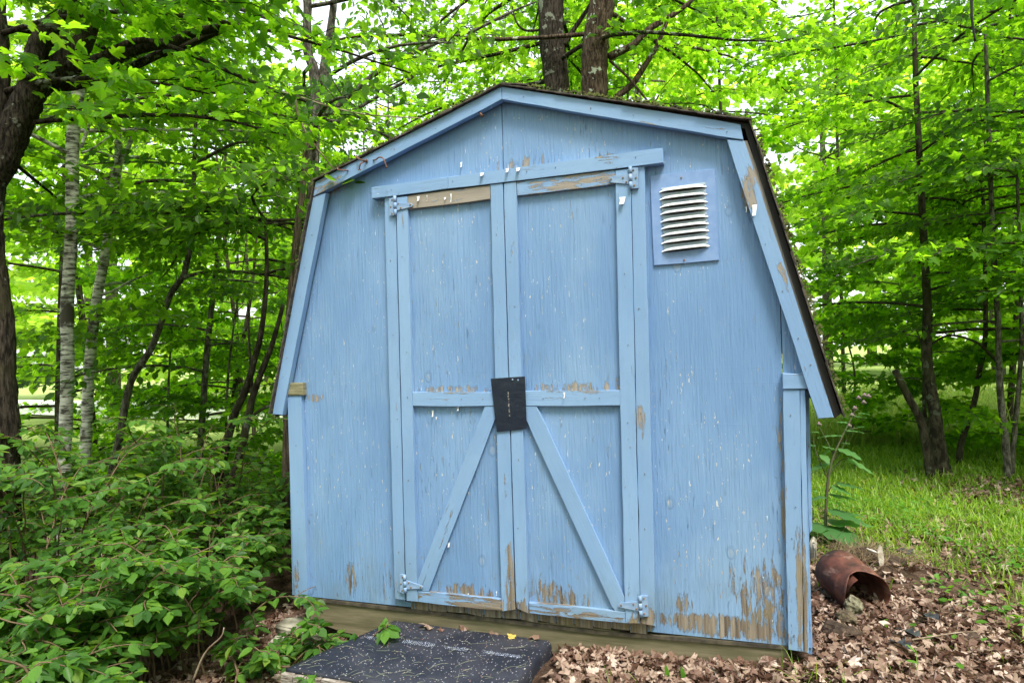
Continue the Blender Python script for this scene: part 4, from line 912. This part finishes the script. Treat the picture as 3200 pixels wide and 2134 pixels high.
# ------------------------------------------------------------------ shrubs on the left
def leaf_mesh(k):
    a = Acc(); V, fs = OVATE; V = V.copy(); V[:, 1] *= (.92, 1.05, 1.15, .85)[k]; V[:, 2] *= (1, 1.8, .4, 2.4)[k]; a.add(V, fs, (.2, .45, .7, .9)[k], True); me = a.mesh('leaf'); me.materials.append(M_SHRUB); return me
LEAFM = [leaf_mesh(k) for k in range(4)]
def shrub(label, roots, nst, hgt, spread, lean, leaf, npair, parts, name='shrub', lmat=None, dens=1.0, seed=0):
    base = np.mean([r_[:2] for r_ in roots], axis=0); g = float(ground_z(*base)); root = empty(name, (base[0], base[1], g), label, 'shrub')
    st = Acc(); P = []; H = []; PI_ = []
    for k in range(nst):
        b = roots[rng.integers(len(roots))]; b = np.array([b[0] + rng.normal(0, .12), b[1] + rng.normal(0, .12), 0]); b[2] = float(ground_z(b[0], b[1])) - .02
        az = rng.uniform(0, 2 * math.pi); L = spread * rng.uniform(.4, 1.1); h = hgt * rng.uniform(.45, 1.1)
        dd_ = np.array([math.cos(az), math.sin(az), 0]) + np.array([lean[0], lean[1], 0]); Q = [b + dd_ * L * (q ** 1.4) + np.array([0, 0, h * (1.9 * q - .95 * q * q - .05 * q ** 3)]) for q in np.linspace(0, 1, 9)]
        Q = [q + rng.normal(0, .012, 3) for q in Q]; S_ = smooth_path(Q, 3)
        S_ = S_[~((S_[:, 0] > -1.28) & (S_[:, 1] > -.03) & (S_[:, 0] < 1.3))] if True else S_
        if len(S_) < 5: continue
        tube(st, S_, [.006, .0045, .002], 4, cap=False)
        tips = [S_]
        for j in range(3):
            i0 = rng.integers(len(S_) // 3, len(S_) - 2); az2 = az + rng.choice([-1, 1]) * rng.uniform(.5, 1.3); l2 = rng.uniform(.15, .42) * spread
            d2 = np.array([math.cos(az2), math.sin(az2), .35]); T2 = np.array([S_[i0] + d2 * l2 * q + np.array([0, 0, -.35 * l2 * q * q]) for q in np.linspace(0, 1, 6)])
            tube(st, T2, [.003, .0015], 3, cap=False); tips.append(T2)
        for T_ in tips:
            n = max(2, int(npair * (1 if T_ is S_ else .6))); T_ = T_[len(T_) // 4 if T_ is S_ else 0:]
            for q in np.linspace(.08, 1, n):
                i = q * (len(T_) - 1); i0 = int(min(i, len(T_) - 2)); p = T_[i0] + (T_[i0 + 1] - T_[i0]) * (i - i0); dv = T_[i0 + 1] - T_[i0]; a0 = math.atan2(dv[1], dv[0])
                for sd in ((-1, 1) if q < .99 else (-1, 0, 1)):
                    if rng.random() > dens: continue
                    P.append(p + np.array([math.cos(a0 + sd * 1.1), math.sin(a0 + sd * 1.1), 0]) * .006); H.append(a0 + sd * rng.uniform(.6, 1.3)); PI_.append(rng.normal(.25, .30))
    P = np.array(P); H = np.array(H); PI_ = np.array(PI_); n = len(P)
    ok = ~((P[:, 0] > -1.33) & (P[:, 1] > -.09) & (P[:, 0] < 1.4)); P, H, PI_ = P[ok], H[ok], PI_[ok]; n = len(P)
    size = leaf * rng.uniform(.6, 1.25, n); roll = rng.normal(0, .35, n)
    # those nearest to where one stands are single leaves
    dist = np.linalg.norm(P - CAM, axis=1); order = np.argsort(dist); take = order[:parts]; rest = order[parts:]
    for i in take:
        o = bpy.data.objects.new('leaf', LEAFM[rng.integers(4)]); COL.objects.link(o); o.parent = root; o.location = Vector(P[i]) - Vector(root.location)
        R_ = rotm(H[i:i + 1], PI_[i:i + 1], roll[i:i + 1])[0]; o.rotation_euler = Matrix(R_.tolist()).to_euler(); s_ = float(size[i]); o.scale = (s_, s_, s_)
    if len(rest):
        a = Acc(); put_leaves(a, OVATE, P[rest], H[rest], PI_[rest], roll[rest], size[rest], rng.random(len(rest)))
        o = a.build('leaves', lmat or M_SHRUB, root); o['kind'] = 'stuff'
    st.build('stems', M_STEM, root)['kind'] = 'stuff'; return root, n
q = lambda x, y, z: tuple(onZ(x * K, y * K, z))
shrub('dense green shrub filling the lower left corner', [(-1.55, -1.15, 0), (-1.75, -.8, 0), (-1.35, -1.45, 0), (-1.95, -.5, 0)], 100, .64, .50, (.0, -.05), .060, 10, 300)
shrub('arching shrub with long bare twigs beside the left corner of the shed', [(-1.75, -.15, 0), (-2.0, .25, 0), (-1.6, -.45, 0)], 62, .72, .50, (.05, -.2), .060, 10, 120)
shrub('tall dark shrub at the left edge below the big maple', [(-2.7, -.2, 0), (-3.1, .4, 0), (-2.5, .6, 0), (-3.5, 0, 0)], 105, 1.3, .78, (0, 0), .066, 10, 0, lmat=M_SHRUB)
shrub('mid green thicket in front of the twin-stemmed tree', [(-2.6, 1.3, 0), (-3.2, 1.9, 0), (-2.1, 1.2, 0), (-3.9, 1.4, 0), (-1.9, 1.9, 0)], 85, .66, .70, (0, 0), .08, 8, 0)
shrub('small leafy sprout growing by the stone blocks and the mat', [(-.98, -.28, 0), (-.90, -.35, 0), (-1.1, -.35, 0)], 16, .24, .18, (.1, -.05), .058, 5, 200, 'sprout')

# bare grey twigs hanging across the left trees
for (L, dep, lab) in (([(420, 118), (470, 140), (560, 180), (640, 210), (690, 224), (755, 245), (830, 262), (900, 268), (965, 272)], 4.0, 'long pale bare twig crossing in front of the forked tree'),
                      ([(678, 228), (683, 260), (700, 300), (716, 325), (735, 350), (755, 375), (772, 392)], 3.9, 'crooked bare twig drooping to the left end of the roof')):
    root = empty('bare_twig', tuple(atd(*L[0], dep)), lab, 'twig'); a = Acc(); tube(a, smooth_path(limbpath(L, dep), 5), [.008, .006, .0025], 6); a.build('stem', M_DEADSTEM, root); a = Acc()
    for k in range(7):
        i = rng.integers(1, len(L) - 1); x, y = L[i]; s_ = rng.choice([-1, 1]); a = Acc(); tube(a, smooth_path(limbpath([(x, y), (x + s_ * 18, y + 26), (x + s_ * 30, y + 34), (x + s_ * 46, y + 30 + rng.uniform(-10, 20))], dep), 4), [.003, .0015], 4); a.build('side_twig', M_DEADSTEM, root)
# black cable hanging at the top right
a = Acc(); tube(a, smooth_path([atd(2228, -260, 3.2), atd(2231, 0, 3.2), atd(2232, 45, 3.2), atd(2239, 96, 3.2)], 6), [.006, .006, .005], 7); tube(a, smooth_path([atd(2223, -250, 3.22), atd(2229, 10, 3.22), atd(2231, 50, 3.22), atd(2236, 84, 3.22)], 6), [.004, .004, .003], 6)
tag(a.build('hanging_cable', M_CORD, None, tuple(atd(2231, 0, 3.2))), 'black cable end hanging down at the top right', 'cable')

# ------------------------------------------------------------------ burdock and low plants at the right
def plant_leaf(acc, p, az, pitch, L, W, tint):
    n = 6; V = []; d = np.array([math.cos(az) * math.cos(pitch), math.sin(az) * math.cos(pitch), math.sin(pitch)]); lat = np.array([-math.sin(az), math.cos(az), 0])
    for i in range(n + 1):
        u = i / n; wdt = W * (math.sin(math.pi * min(1, u * .85 + .16)) ** .8) * (1 - .35 * u) if i < n else .004
        c = p + d * L * u + np.array([0, 0, -.25 * L * u * u]); rf = .06 * W * (1 if i % 2 else -1)
        V += [c + lat * wdt + np.array([0, 0, -.12 * wdt + rf]), c, c - lat * wdt + np.array([0, 0, -.12 * wdt - rf])]
    acc.add(V, [(3 * i + j, 3 * i + j + 1, 3 * i + j + 4, 3 * i + j + 3) for i in range(n) for j in (0, 1)], tint, True)
dpt = 4.1
bp = [(2575, 1640), (2584, 1535), (2596, 1455), (2612, 1407), (2637, 1353), (2663, 1302), (2676, 1268)]; BP = np.array([at(x, y, dpt) for x, y in bp]); BP[0][2] = float(ground_z(BP[0][0], BP[0][1]))
BUR = empty('burdock_plant', tuple(BP[0]), 'tall burdock with large ragged leaves beside the right wall of the shed', 'plant')
a = Acc(); tube(a, smooth_path(BP, 5), [.010, .008, .005, .003], 7)
stalks = [((2590, 1500), (2560, 1440), (2547, 1400), (2540, 1375)), ((2605, 1425), (2580, 1370), (2560, 1335)), ((2592, 1480), (2625, 1440), (2650, 1430)), ((2584, 1540), (2605, 1515), (2640, 1505)), ((2640, 1350), (2660, 1340), (2680, 1338)), ((2600, 1440), (2620, 1420), (2650, 1368))]
for S_ in stalks: tube(a, smooth_path([at(x, y, dpt) for x, y in S_], 4), [.004, .002], 5)
a.build('stem', M_GSTEM, BUR)
for (x, y, az, pi_, L, W_) in ((2548, 1390, 3.0, .1, .09, .035), (2570, 1395, .2, 0, .07, .03), (2600, 1400, 2.4, -.5, .08, .03), (2625, 1400, -.6, -.2, .12, .045), (2650, 1432, -.3, -.35, .13, .05), (2590, 1445, 3.4, -.2, .11, .04),
                              (2580, 1460, 2.8, -.3, .10, .035), (2612, 1508, .1, 0, .14, .055), (2600, 1515, -.4, -.2, .10, .04), (2585, 1550, 2.9, -.1, .15, .05), (2590, 1545, .3, .0, .16, .045), (2640, 1345, .2, .1, .10, .028), (2630, 1360, 3.1, .1, .12, .028),
                              (2650, 1320, 2.6, .2, .07, .03), (2665, 1300, .4, .1, .08, .03), (2570, 1420, -1.2, -.3, .07, .025), (2655, 1385, 3.0, .2, .05, .02), (2560, 1350, 2.7, .2, .05, .02), (2575, 1640, 3.6, .15, .24, .10), (2580, 1640, -.9, -.05, .22, .10),
                              (2585, 1630, .2, .15, .24, .08), (2600, 1600, .5, .05, .20, .06), (2590, 1590, -.3, -.1, .18, .07), (2680, 1290, -.2, .1, .06, .02), (2690, 1335, 1.5, .2, .06, .02)):
    b = Acc(); p = at(x, y, dpt); p[2] = max(p[2], float(ground_z(p[0], p[1])) + .03); plant_leaf(b, p, az, pi_, L * 1.15, W_ * 1.3, rng.random()); b.build('leaf', M_BURDOCK, BUR, tuple(p))
for (x, y) in ((2663, 1297), (2684, 1243), (2671, 1275), (2702, 1235), (2715, 1238), (2700, 1257), (2655, 1330), (2560, 1325)):
    bm = bmesh.new(); bmesh.ops.create_icosphere(bm, subdivisions=2, radius=.011)
    for i, v_ in enumerate(bm.verts): v_.co *= 1.35 if i % 2 else .85
    me = bpy.data.meshes.new('flower_head'); bm.to_mesh(me); bm.free(); link('flower_head', me, M_FLOWER, BUR, tuple(at(x, y, dpt)))

# grass
def blades(N, region, hmin, hmax, name, label, mat=M_GRASS, wb=.0032, dens=None, gx=None):
    x = rng.uniform(region[0], region[1], N); y = region[2] + (region[3] - region[2]) * rng.random(N) ** 1.3
    if dens is not None:
        k_ = rng.random(N) < dens(x, y); x, y = x[k_], y[k_]
    keep = ~((x < 1.34) & (x > -1.4) & (y > -.05) & (y < 2.6)); x, y = x[keep], y[keep]; n = len(x)
    z = ground_z(x, y) - .01; az = rng.uniform(0, 2 * math.pi, n); h = rng.uniform(hmin, hmax, n) * (.6 + .7 * rng.random(n)); bend = h * rng.uniform(.25, 1.1, n); wd = wb * rng.uniform(.6, 1.4, n) * (1 + y * .06)
    d = np.stack([np.cos(az), np.sin(az), np.zeros(n)], 1); l = np.stack([-np.sin(az), np.cos(az), np.zeros(n)], 1); b = np.stack([x, y, z], 1); U = np.array([0, 0, 1.0])
    pts = []
    for q_, ww in ((0, 1.0), (.4, .9), (.75, .6)):
        c = b + d * (bend * q_ ** 1.8)[:, None] + U * (h * (q_ * 1.15 - .45 * q_ * q_ * (bend / h)))[:, None]; pts += [c - l * (wd * ww)[:, None], c + l * (wd * ww)[:, None]]
    pts.append(b + d * bend[:, None] + U * (h * (1.15 - .55 * bend / h))[:, None])
    a = Acc(); a.add_many(np.stack(pts, 1), [(0, 1, 3, 2), (2, 3, 5, 4), (4, 5, 6)], np.clip(rng.normal(.5, .22, n), 0, 1)); o = a.build(name, mat); tag(o, label, 'grass', kind='stuff'); return n
def gd(x, y):
    s_ = np.clip((y - 1.15 - .35 * np.sin(x * 3.1)) / 1.0, 0, 1) * np.clip((x - 1.3) / .3, 0, 1)
    s_ = np.maximum(s_, np.clip((x - 2.0) / .7, 0, 1) * np.clip((y + .1) / .8, 0, 1) * .75)
    bare = np.exp(-(((x - 3.2) / .9) ** 2 + ((y - 3.6) / .55) ** 2)); return np.clip(s_ - bare * .9, 0.0, 1) * (.55 + .45 * (np.sin(x * 7 + y * 3) * np.sin(y * 6.1) > -.3)) * (1 - np.exp(-(((x - 1.72) / .38) ** 2 + ((y - 1.1) / .42) ** 2)))
blades(95000, (1.3, 5.2, .1, 6.0), .035, .115, 'grass', 'bright green grass growing right of the shed', dens=gd)
blades(26000, (.8, 8, 6.0, 13.0), .15, .45, 'meadow_grass', 'tall meadow grass coloured sunlit pale beyond the right trees', wb=.006, mat=M_SUNLIT_MEADOW)
def gd2(x, y): return np.exp(-(((x - 1.22) / .14) ** 2 + ((y + .10) / .09) ** 2)) + .10 * (np.sin(x * 9) * np.sin(y * 11 + 1) > .55) * (y < .4)
blades(9000, (.2, 2.6, -1.4, .6), .04, .15, 'grass_tufts', 'thin grass tufts poking through the fallen leaves', wb=.0016, dens=gd2)
# clover and small broad leaves among the grass
N = 5200; x = rng.uniform(1.35, 3.6, N); y = rng.uniform(-.2, 3.0, N)
k_ = (np.sin(x * 3.7 + 1) * np.sin(y * 2.9 + .4) + .5 * np.sin(x * 8 + y * 5) > .15) & ((y > .9 - .9 * np.clip(x - 1.7, 0, 1)) | (rng.random(N) < .03)); x, y = x[k_], y[k_]; n = len(x); a = Acc()
put_leaves(a, OVATE, np.stack([x, y, ground_z(x, y) + rng.uniform(.015, .09, n)], 1), rng.uniform(0, 6.3, n), rng.normal(.0, .35, n), rng.normal(0, .35, n), rng.uniform(.018, .05, n), rng.random(n))
tag(a.build('ground_cover', M_CLOVER), 'low clover-like weeds among the grass right of the shed', 'weeds', kind='stuff')
# pair of broad blades before the sill
for (x, y, lab) in ((2090, 2125, 'broad green blade standing before the sill, left of the two'), (2140, 2130, 'broad green blade standing before the sill, right of the two')):
    p = onZ(x, y, -.06); b = Acc(); V = []
    for i, (u, w_) in enumerate(((0, .004), (.3, .009), (.6, .010), (.85, .007), (1, .001))):
        c = p + np.array([-.012 * u * u, 0, -.04 + .10 * u]); V += [c - rt * w_, c + rt * w_ + np.array([0, .003, 0])]
    b.add(V, [(2 * i, 2 * i + 1, 2 * i + 3, 2 * i + 2) for i in range(4)], .4, True); tag(b.build('grass_blade', M_CLOVER, None, tuple(p)), lab, 'grass blade')

# fallen leaves
def litter(N, reg, size, dens=None, lift=.02, tm=None):
    x = rng.uniform(reg[0], reg[1], N); y = rng.uniform(reg[2], reg[3], N)
    if dens is not None:
        k_ = rng.random(N) < dens(x, y); x, y = x[k_], y[k_]
    keep = ~((x < 1.26) & (x > -1.2) & (y > -.01) & (y < 2.5)); x, y = x[keep], y[keep]
    # not on the platform
    M2 = np.linalg.inv(np.array([[ue[0], vb[0]], [ue[1], vb[1]]])); uv = (M2 @ np.stack([x - st[0], y - st[1]])); inside = (uv[0] > -.03) & (uv[0] < UL + .05) & (uv[1] > -.01) & (uv[1] < VL); x, y = x[~inside], y[~inside]
    n = len(x); z = ground_z(x, y) + rng.uniform(.0, lift, n); return x, y, z, n
a = Acc(); crT = [tuple(c) for c in ()]
def crumple(k):
    V, fs = MAPLE; V = V.copy(); r_ = np.random.default_rng(40 + k); cv = r_.uniform(1.0, 4.5); ax = r_.uniform(-1, 1)
    V[:, 2] = .12 * np.sin(V[:, 0] * cv + ax) + .45 * r_.uniform(-.3, 1) * V[:, 1] ** 2 + r_.normal(0, .10, len(V)); V[:, 0] -= .45; return V, fs
for k in range(8):
    for (N, reg, dn, lf) in ((3600, (-1.6, 2.9, -1.9, .9), None, .035), (700, (1.2, 3.8, .5, 2.6), lambda x, y: .35 + .5 * (np.sin(x * 4) * np.sin(y * 3.3) > 0), .02), (260, (2.3, 4.4, 2.8, 4.6), lambda x, y: np.exp(-(((x - 3.2) / .9) ** 2 + ((y - 3.6) / .6) ** 2)), .03)):
        x, y, z, n = litter(N, reg, .07, dn, lf); put_leaves(a, crumple(k), np.stack([x, y, z], 1), rng.uniform(0, 6.3, n), rng.normal(0, .6, n), rng.normal(0, .6, n), rng.uniform(.020, .060, n), np.clip(rng.beta(1.7, 1.5, n), 0, 1))
for k in range(8):                                                        # drift against the sill
    x = rng.uniform(.22, 1.25, 90); y = -np.abs(rng.normal(0, .07, 90)) - .02; z = ground_z(x, y) + rng.uniform(.0, .05, 90)
    put_leaves(a, crumple(k), np.stack([x, y, z], 1), rng.uniform(0, 6.3, 90), rng.normal(0, .7, 90), rng.normal(0, .7, 90), rng.uniform(.02, .06, 90), rng.beta(1.7, 1.5, 90))
tag(a.build('fallen_leaves', M_LITTER), 'dry brown maple leaves carpeting the ground before and right of the shed', 'leaves', kind='stuff')
# single leaves that came to rest on the mat
for (x, y, lab, ti, s_) in ((1332, 1957, 'large curled tan leaf at the back left of the mat', .8, .075), (1377, 1966, 'small rusty leaf just right of the large curled one on the mat', .3, .03), (1450, 1960, 'reddish dry leaf against the sill behind the mat', .4, .045),
                            (1550, 1970, 'upright brown leaf at the back middle of the mat', .5, .06), (1598, 1986, 'yellow leaf lying on the back right of the mat', 1.0, .035), (1670, 1990, 'brown leaf in the back right corner of the mat', .55, .06), (1580, 1965, 'pale curled leaf touching the sill above the yellow leaf', .65, .05)):
    b = Acc(); p = onZ(x, y, ZM + .008); put_leaves(b, crumple(int(x) % 8), p[None], np.array([rng.uniform(0, 6)]), np.array([-.3]), np.array([.3]), np.array([s_]), np.array([ti]))
    mt = M_LITTER if 'yellow' not in lab else simple('yellow_leaf', (.55, .42, .10), .7, (.45, .30, .07), 50)
    tag(b.build('fallen_leaf', mt, None, tuple(p)), lab, 'leaf')
# twigs on the ground
for k, (P_, lab) in enumerate(((((2850, 1998), (2930, 1985), (3000, 1975), (3060, 1972)), 'longest thin twig lying on the leaves at right'), (((1150, 1950), (1480, 1935), (1540, 1960), (1560, 1985)), ''),
                              (((600, 2134), (640, 2040), (690, 1990), (700, 1960)), 'forked bare twig rising from the leaves at the shrub edge'))):
    if not lab: continue
    b = Acc(); Q = np.array([onZ(x, y, float(ground_z(1.9, -.2)) + .035) for x, y in P_]) if k == 0 else np.array([onY(x, y, -1.0) for x, y in P_])
    tube(b, smooth_path(Q, 4), [.004, .003, .002], 5); tag(b.build('twig', M_DEADSTEM, None, tuple(Q[0])), lab, 'twig')

# ------------------------------------------------------------------ rusty drum and odds and ends at the right
def drum():
    oc = onZ(2712, 1868, .03); oc = np.array([oc[0], oc[1], .03]); Rr = .116; Ln = .26
    ax = np.array([.42, -.86, -.20]); ax /= np.linalg.norm(ax)              # from the closed end to the mouth
    e1 = np.cross(ax, (0, 0, 1.0)); e1 /= np.linalg.norm(e1); e2 = np.cross(e1, ax)
    root = empty('rusty_drum', tuple(oc - ax * Ln / 2), 'small rusty steel drum lying half buried in the fallen leaves', 'drum')
    ns, nl = 40, 10; V = []
    for j in range(nl + 1):
        u = j / nl; rr = Rr * (1.0 if j else .95) * (1 + (.022 if j in (3, 7, nl) else 0))
        for i in range(ns):
            th = 2 * math.pi * i / ns; cut = 0
            if j >= nl - 2: cut = .055 * max(0, math.sin(th * 1.0 + .4)) ** 6 * (j - nl + 3) / 3 + rng.normal(0, .002)
            c = oc - ax * (Ln * (1 - u)) - ax * cut; jr = 1 + .012 * math.sin(3 * th + 1) + (.03 * math.sin(2 * th) if j == nl else .012 * math.sin(2 * th))
            V.append(c + (e1 * math.cos(th) + e2 * math.sin(th)) * rr * jr)
    fs = [(j * ns + i, j * ns + (i + 1) % ns, (j + 1) * ns + (i + 1) % ns, (j + 1) * ns + i) for j in range(nl) for i in range(ns)]
    b = Acc(); b.add(V, fs, .5, True); o = b.build('body', M_RUST, root)
    md = o.modifiers.new('thickness', 'SOLIDIFY'); md.thickness = .003; md.offset = 1
    b = Acc(); cc = oc - ax * Ln; ring = [cc + (e1 * math.cos(2 * math.pi * i / ns) + e2 * math.sin(2 * math.pi * i / ns)) * Rr * .95 for i in range(ns)]
    b.add([cc - ax * .003] + ring, [(0, 1 + (i + 1) % ns, 1 + i) for i in range(ns)], .5, True); b.build('bottom', M_RUST, root)
    b = Acc(); V = []                                                     # loose inner sheet
    for j in range(6):
        for i in range(9):
            th = math.radians(-60 + i * 15); V.append(oc - ax * (.02 + .17 * j / 5) + (e1 * math.cos(th) + e2 * math.sin(th)) * Rr * (.80 + .02 * j / 5) + e2 * .006 * i / 8)
    b.add(V, [(j * 9 + i, j * 9 + i + 1, (j + 1) * 9 + i + 1, (j + 1) * 9 + i) for j in range(5) for i in range(8)], .5, True); b.build('inner_sheet', M_RUST, root)
drum()
def lump(name, px, z, r, label, mat, cat, seed, flat=.5, parts=3):
    b = bmesh.new(); bmesh.ops.create_icosphere(b, subdivisions=3, radius=r); g = np.random.default_rng(seed)
    ph = g.uniform(0, 6, 6)
    for v_ in b.verts:
        c = v_.co; s_ = 1 + .25 * math.sin(c.x / r * 3 + ph[0]) * math.sin(c.y / r * 3 + ph[1]) + .12 * math.sin(c.x / r * 9 + ph[2]) * math.sin(c.z / r * 8 + c.y / r * 7); v_.co = Vector((c.x * s_, c.y * s_, c.z * s_ * flat)) + Vector(g.normal(0, r * .035, 3))
    me = bpy.data.meshes.new(name); b.to_mesh(me); b.free(); p = onZ(*px, z); tag(link(name, me, mat, None, tuple(p)), label, cat)
lump('soil_clod', (2630, 1975), -.01, .075, 'black soil clod in the leaves in front of the drum', M_SOIL, 'soil', 1, .45)
lump('soil_clod', (2645, 1930), .0, .05, 'brown crumbly clod spilling from the mouth of the drum', simple('brown_soil', (.06, .045, .03), .95, (.14, .11, .07), 40, .01), 'soil', 2, .6)
lump('soil_clod', (3030, 1990), -.01, .045, 'small dark soil clod at the right among the leaves', M_SOIL, 'soil', 3, .35)
lump('soil_mound', (2735, 1750), .03, .13, 'low dark mound of earth behind the drum', M_SOIL, 'soil', 4, .35)
lump('drum_filling', (2668, 1893), .01, .045, 'pale mossy fibre lump stuffed in the mouth of the drum', simple('mossy_fibre', (.10, .095, .055), .95, (.24, .22, .15), 45, .008), 'filling', 5, .9)
# white stake
p0, p1 = onZ(2757, 1785, .03), None; d0 = (p0 - CAM) @ fw; p1 = at(2750, 1700, d0); b = Acc()
u_ = p1 - p0; b.add([p0 - rt * .008, p0 + rt * .004, p0 + u_ * .45 + rt * .016, p0 + u_ * .9 + rt * .010, p1 + rt * .0, p0 + u_ * .8 - rt * .016, p0 + u_ * .4 - rt * .014] + [q_ + np.array([0, .01, 0]) for q_ in (p0 - rt * .008, p0 + rt * .004, p0 + u_ * .45 + rt * .016, p0 + u_ * .9 + rt * .010, p1, p0 + u_ * .8 - rt * .016, p0 + u_ * .4 - rt * .014)],
     [(0, 1, 2, 3, 4, 5, 6), (13, 12, 11, 10, 9, 8, 7)] + [(i, i + 7, (i + 1) % 7 + 7, (i + 1) % 7) for i in range(7)]); tag(b.build('garden_stake', M_STAKE, None, tuple(p0)), 'pale pointed stake stuck in the soil behind the drum', 'stake')
b = Acc(); tube(b, smooth_path([at(2708, 1713, d0 + .05), at(2725, 1720, d0 + .03), at(2745, 1728, d0)], 4), [.004, .008, .005], 5, tint=.5); tag(b.build('wood_splinter', M_STAKE, None, tuple(at(2708, 1713, d0))), 'pale splinter of wood lying against the stake', 'splinter')
# dry grass heap on the mound
b = Acc(); c0 = onZ(2700, 1715, .07)
for k in range(420):
    an = rng.uniform(0, 6.3); p = c0 + np.array([rng.normal(0, .13), rng.normal(0, .10), 0]); p[2] = float(ground_z(p[0], p[1])) + rng.uniform(.01, .06); L = rng.uniform(.06, .22); dd_ = np.array([math.cos(an), math.sin(an), 0]); bn = rng.normal(0, .04, 3)
    tube(b, [p, p + dd_ * L * .5 + bn + np.array([0, 0, .025]), p + dd_ * L + np.array([0, 0, -.03])], [.0012, .0014, .0006], 3, cap=False, tint=rng.random() * .5)
tag(b.build('dry_grass_heap', simple('brown_hay', (.14, .095, .05), .85, (.30, .23, .14), 30)), 'heap of brown dry grass on the mound behind the drum', 'dry grass', kind='stuff')
# black plastic scraps
for k, (x, y, s_, lab) in enumerate(((2810, 1722, .10, 'black plastic scrap on the mound right of the stake'), (2835, 1975, .07, 'black plastic scrap in the leaves below the drum mouth'), (2815, 2015, .06, 'bent black scrap nearest the camera in the leaves'), (2900, 1925, .06, 'dark scrap in the leaves right of the drum mouth'))):
    p = onZ(x, y, .05 if k == 0 else .01); b = Acc(); V = []; g = np.random.default_rng(k)
    for j in range(4):
        for i in range(5): V.append(p + np.array([(i - 2) * s_ * .35 + g.normal(0, .006), (j - 1.5) * s_ * .22 + g.normal(0, .005), .006 + .012 * math.sin(i * 1.4 + j) + g.normal(0, .003)]))
    b.add(V, [(j * 5 + i, j * 5 + i + 1, (j + 1) * 5 + i + 1, (j + 1) * 5 + i) for j in range(3) for i in range(4) if (i, j) not in ((0, 0), (3, 2))], .5, True); tag(b.build('plastic_scrap', M_SCRAP, None, tuple(p)), lab, 'scrap')
open('/tmp/tris.txt', 'w').write(str((NLEAF, sum(sum(len(p.vertices) - 2 for p in m_.polygons) if len(m_.polygons) < 3000 else len(m_.loops) - 2 * len(m_.polygons) for m_ in bpy.data.meshes))))
print('LEAVES', NLEAF, 'TRIS', sum(sum(len(p.vertices) - 2 for p in m_.polygons) if len(m_.polygons) < 2000 else len(m_.polygons) * 1.4 for m_ in bpy.data.meshes))
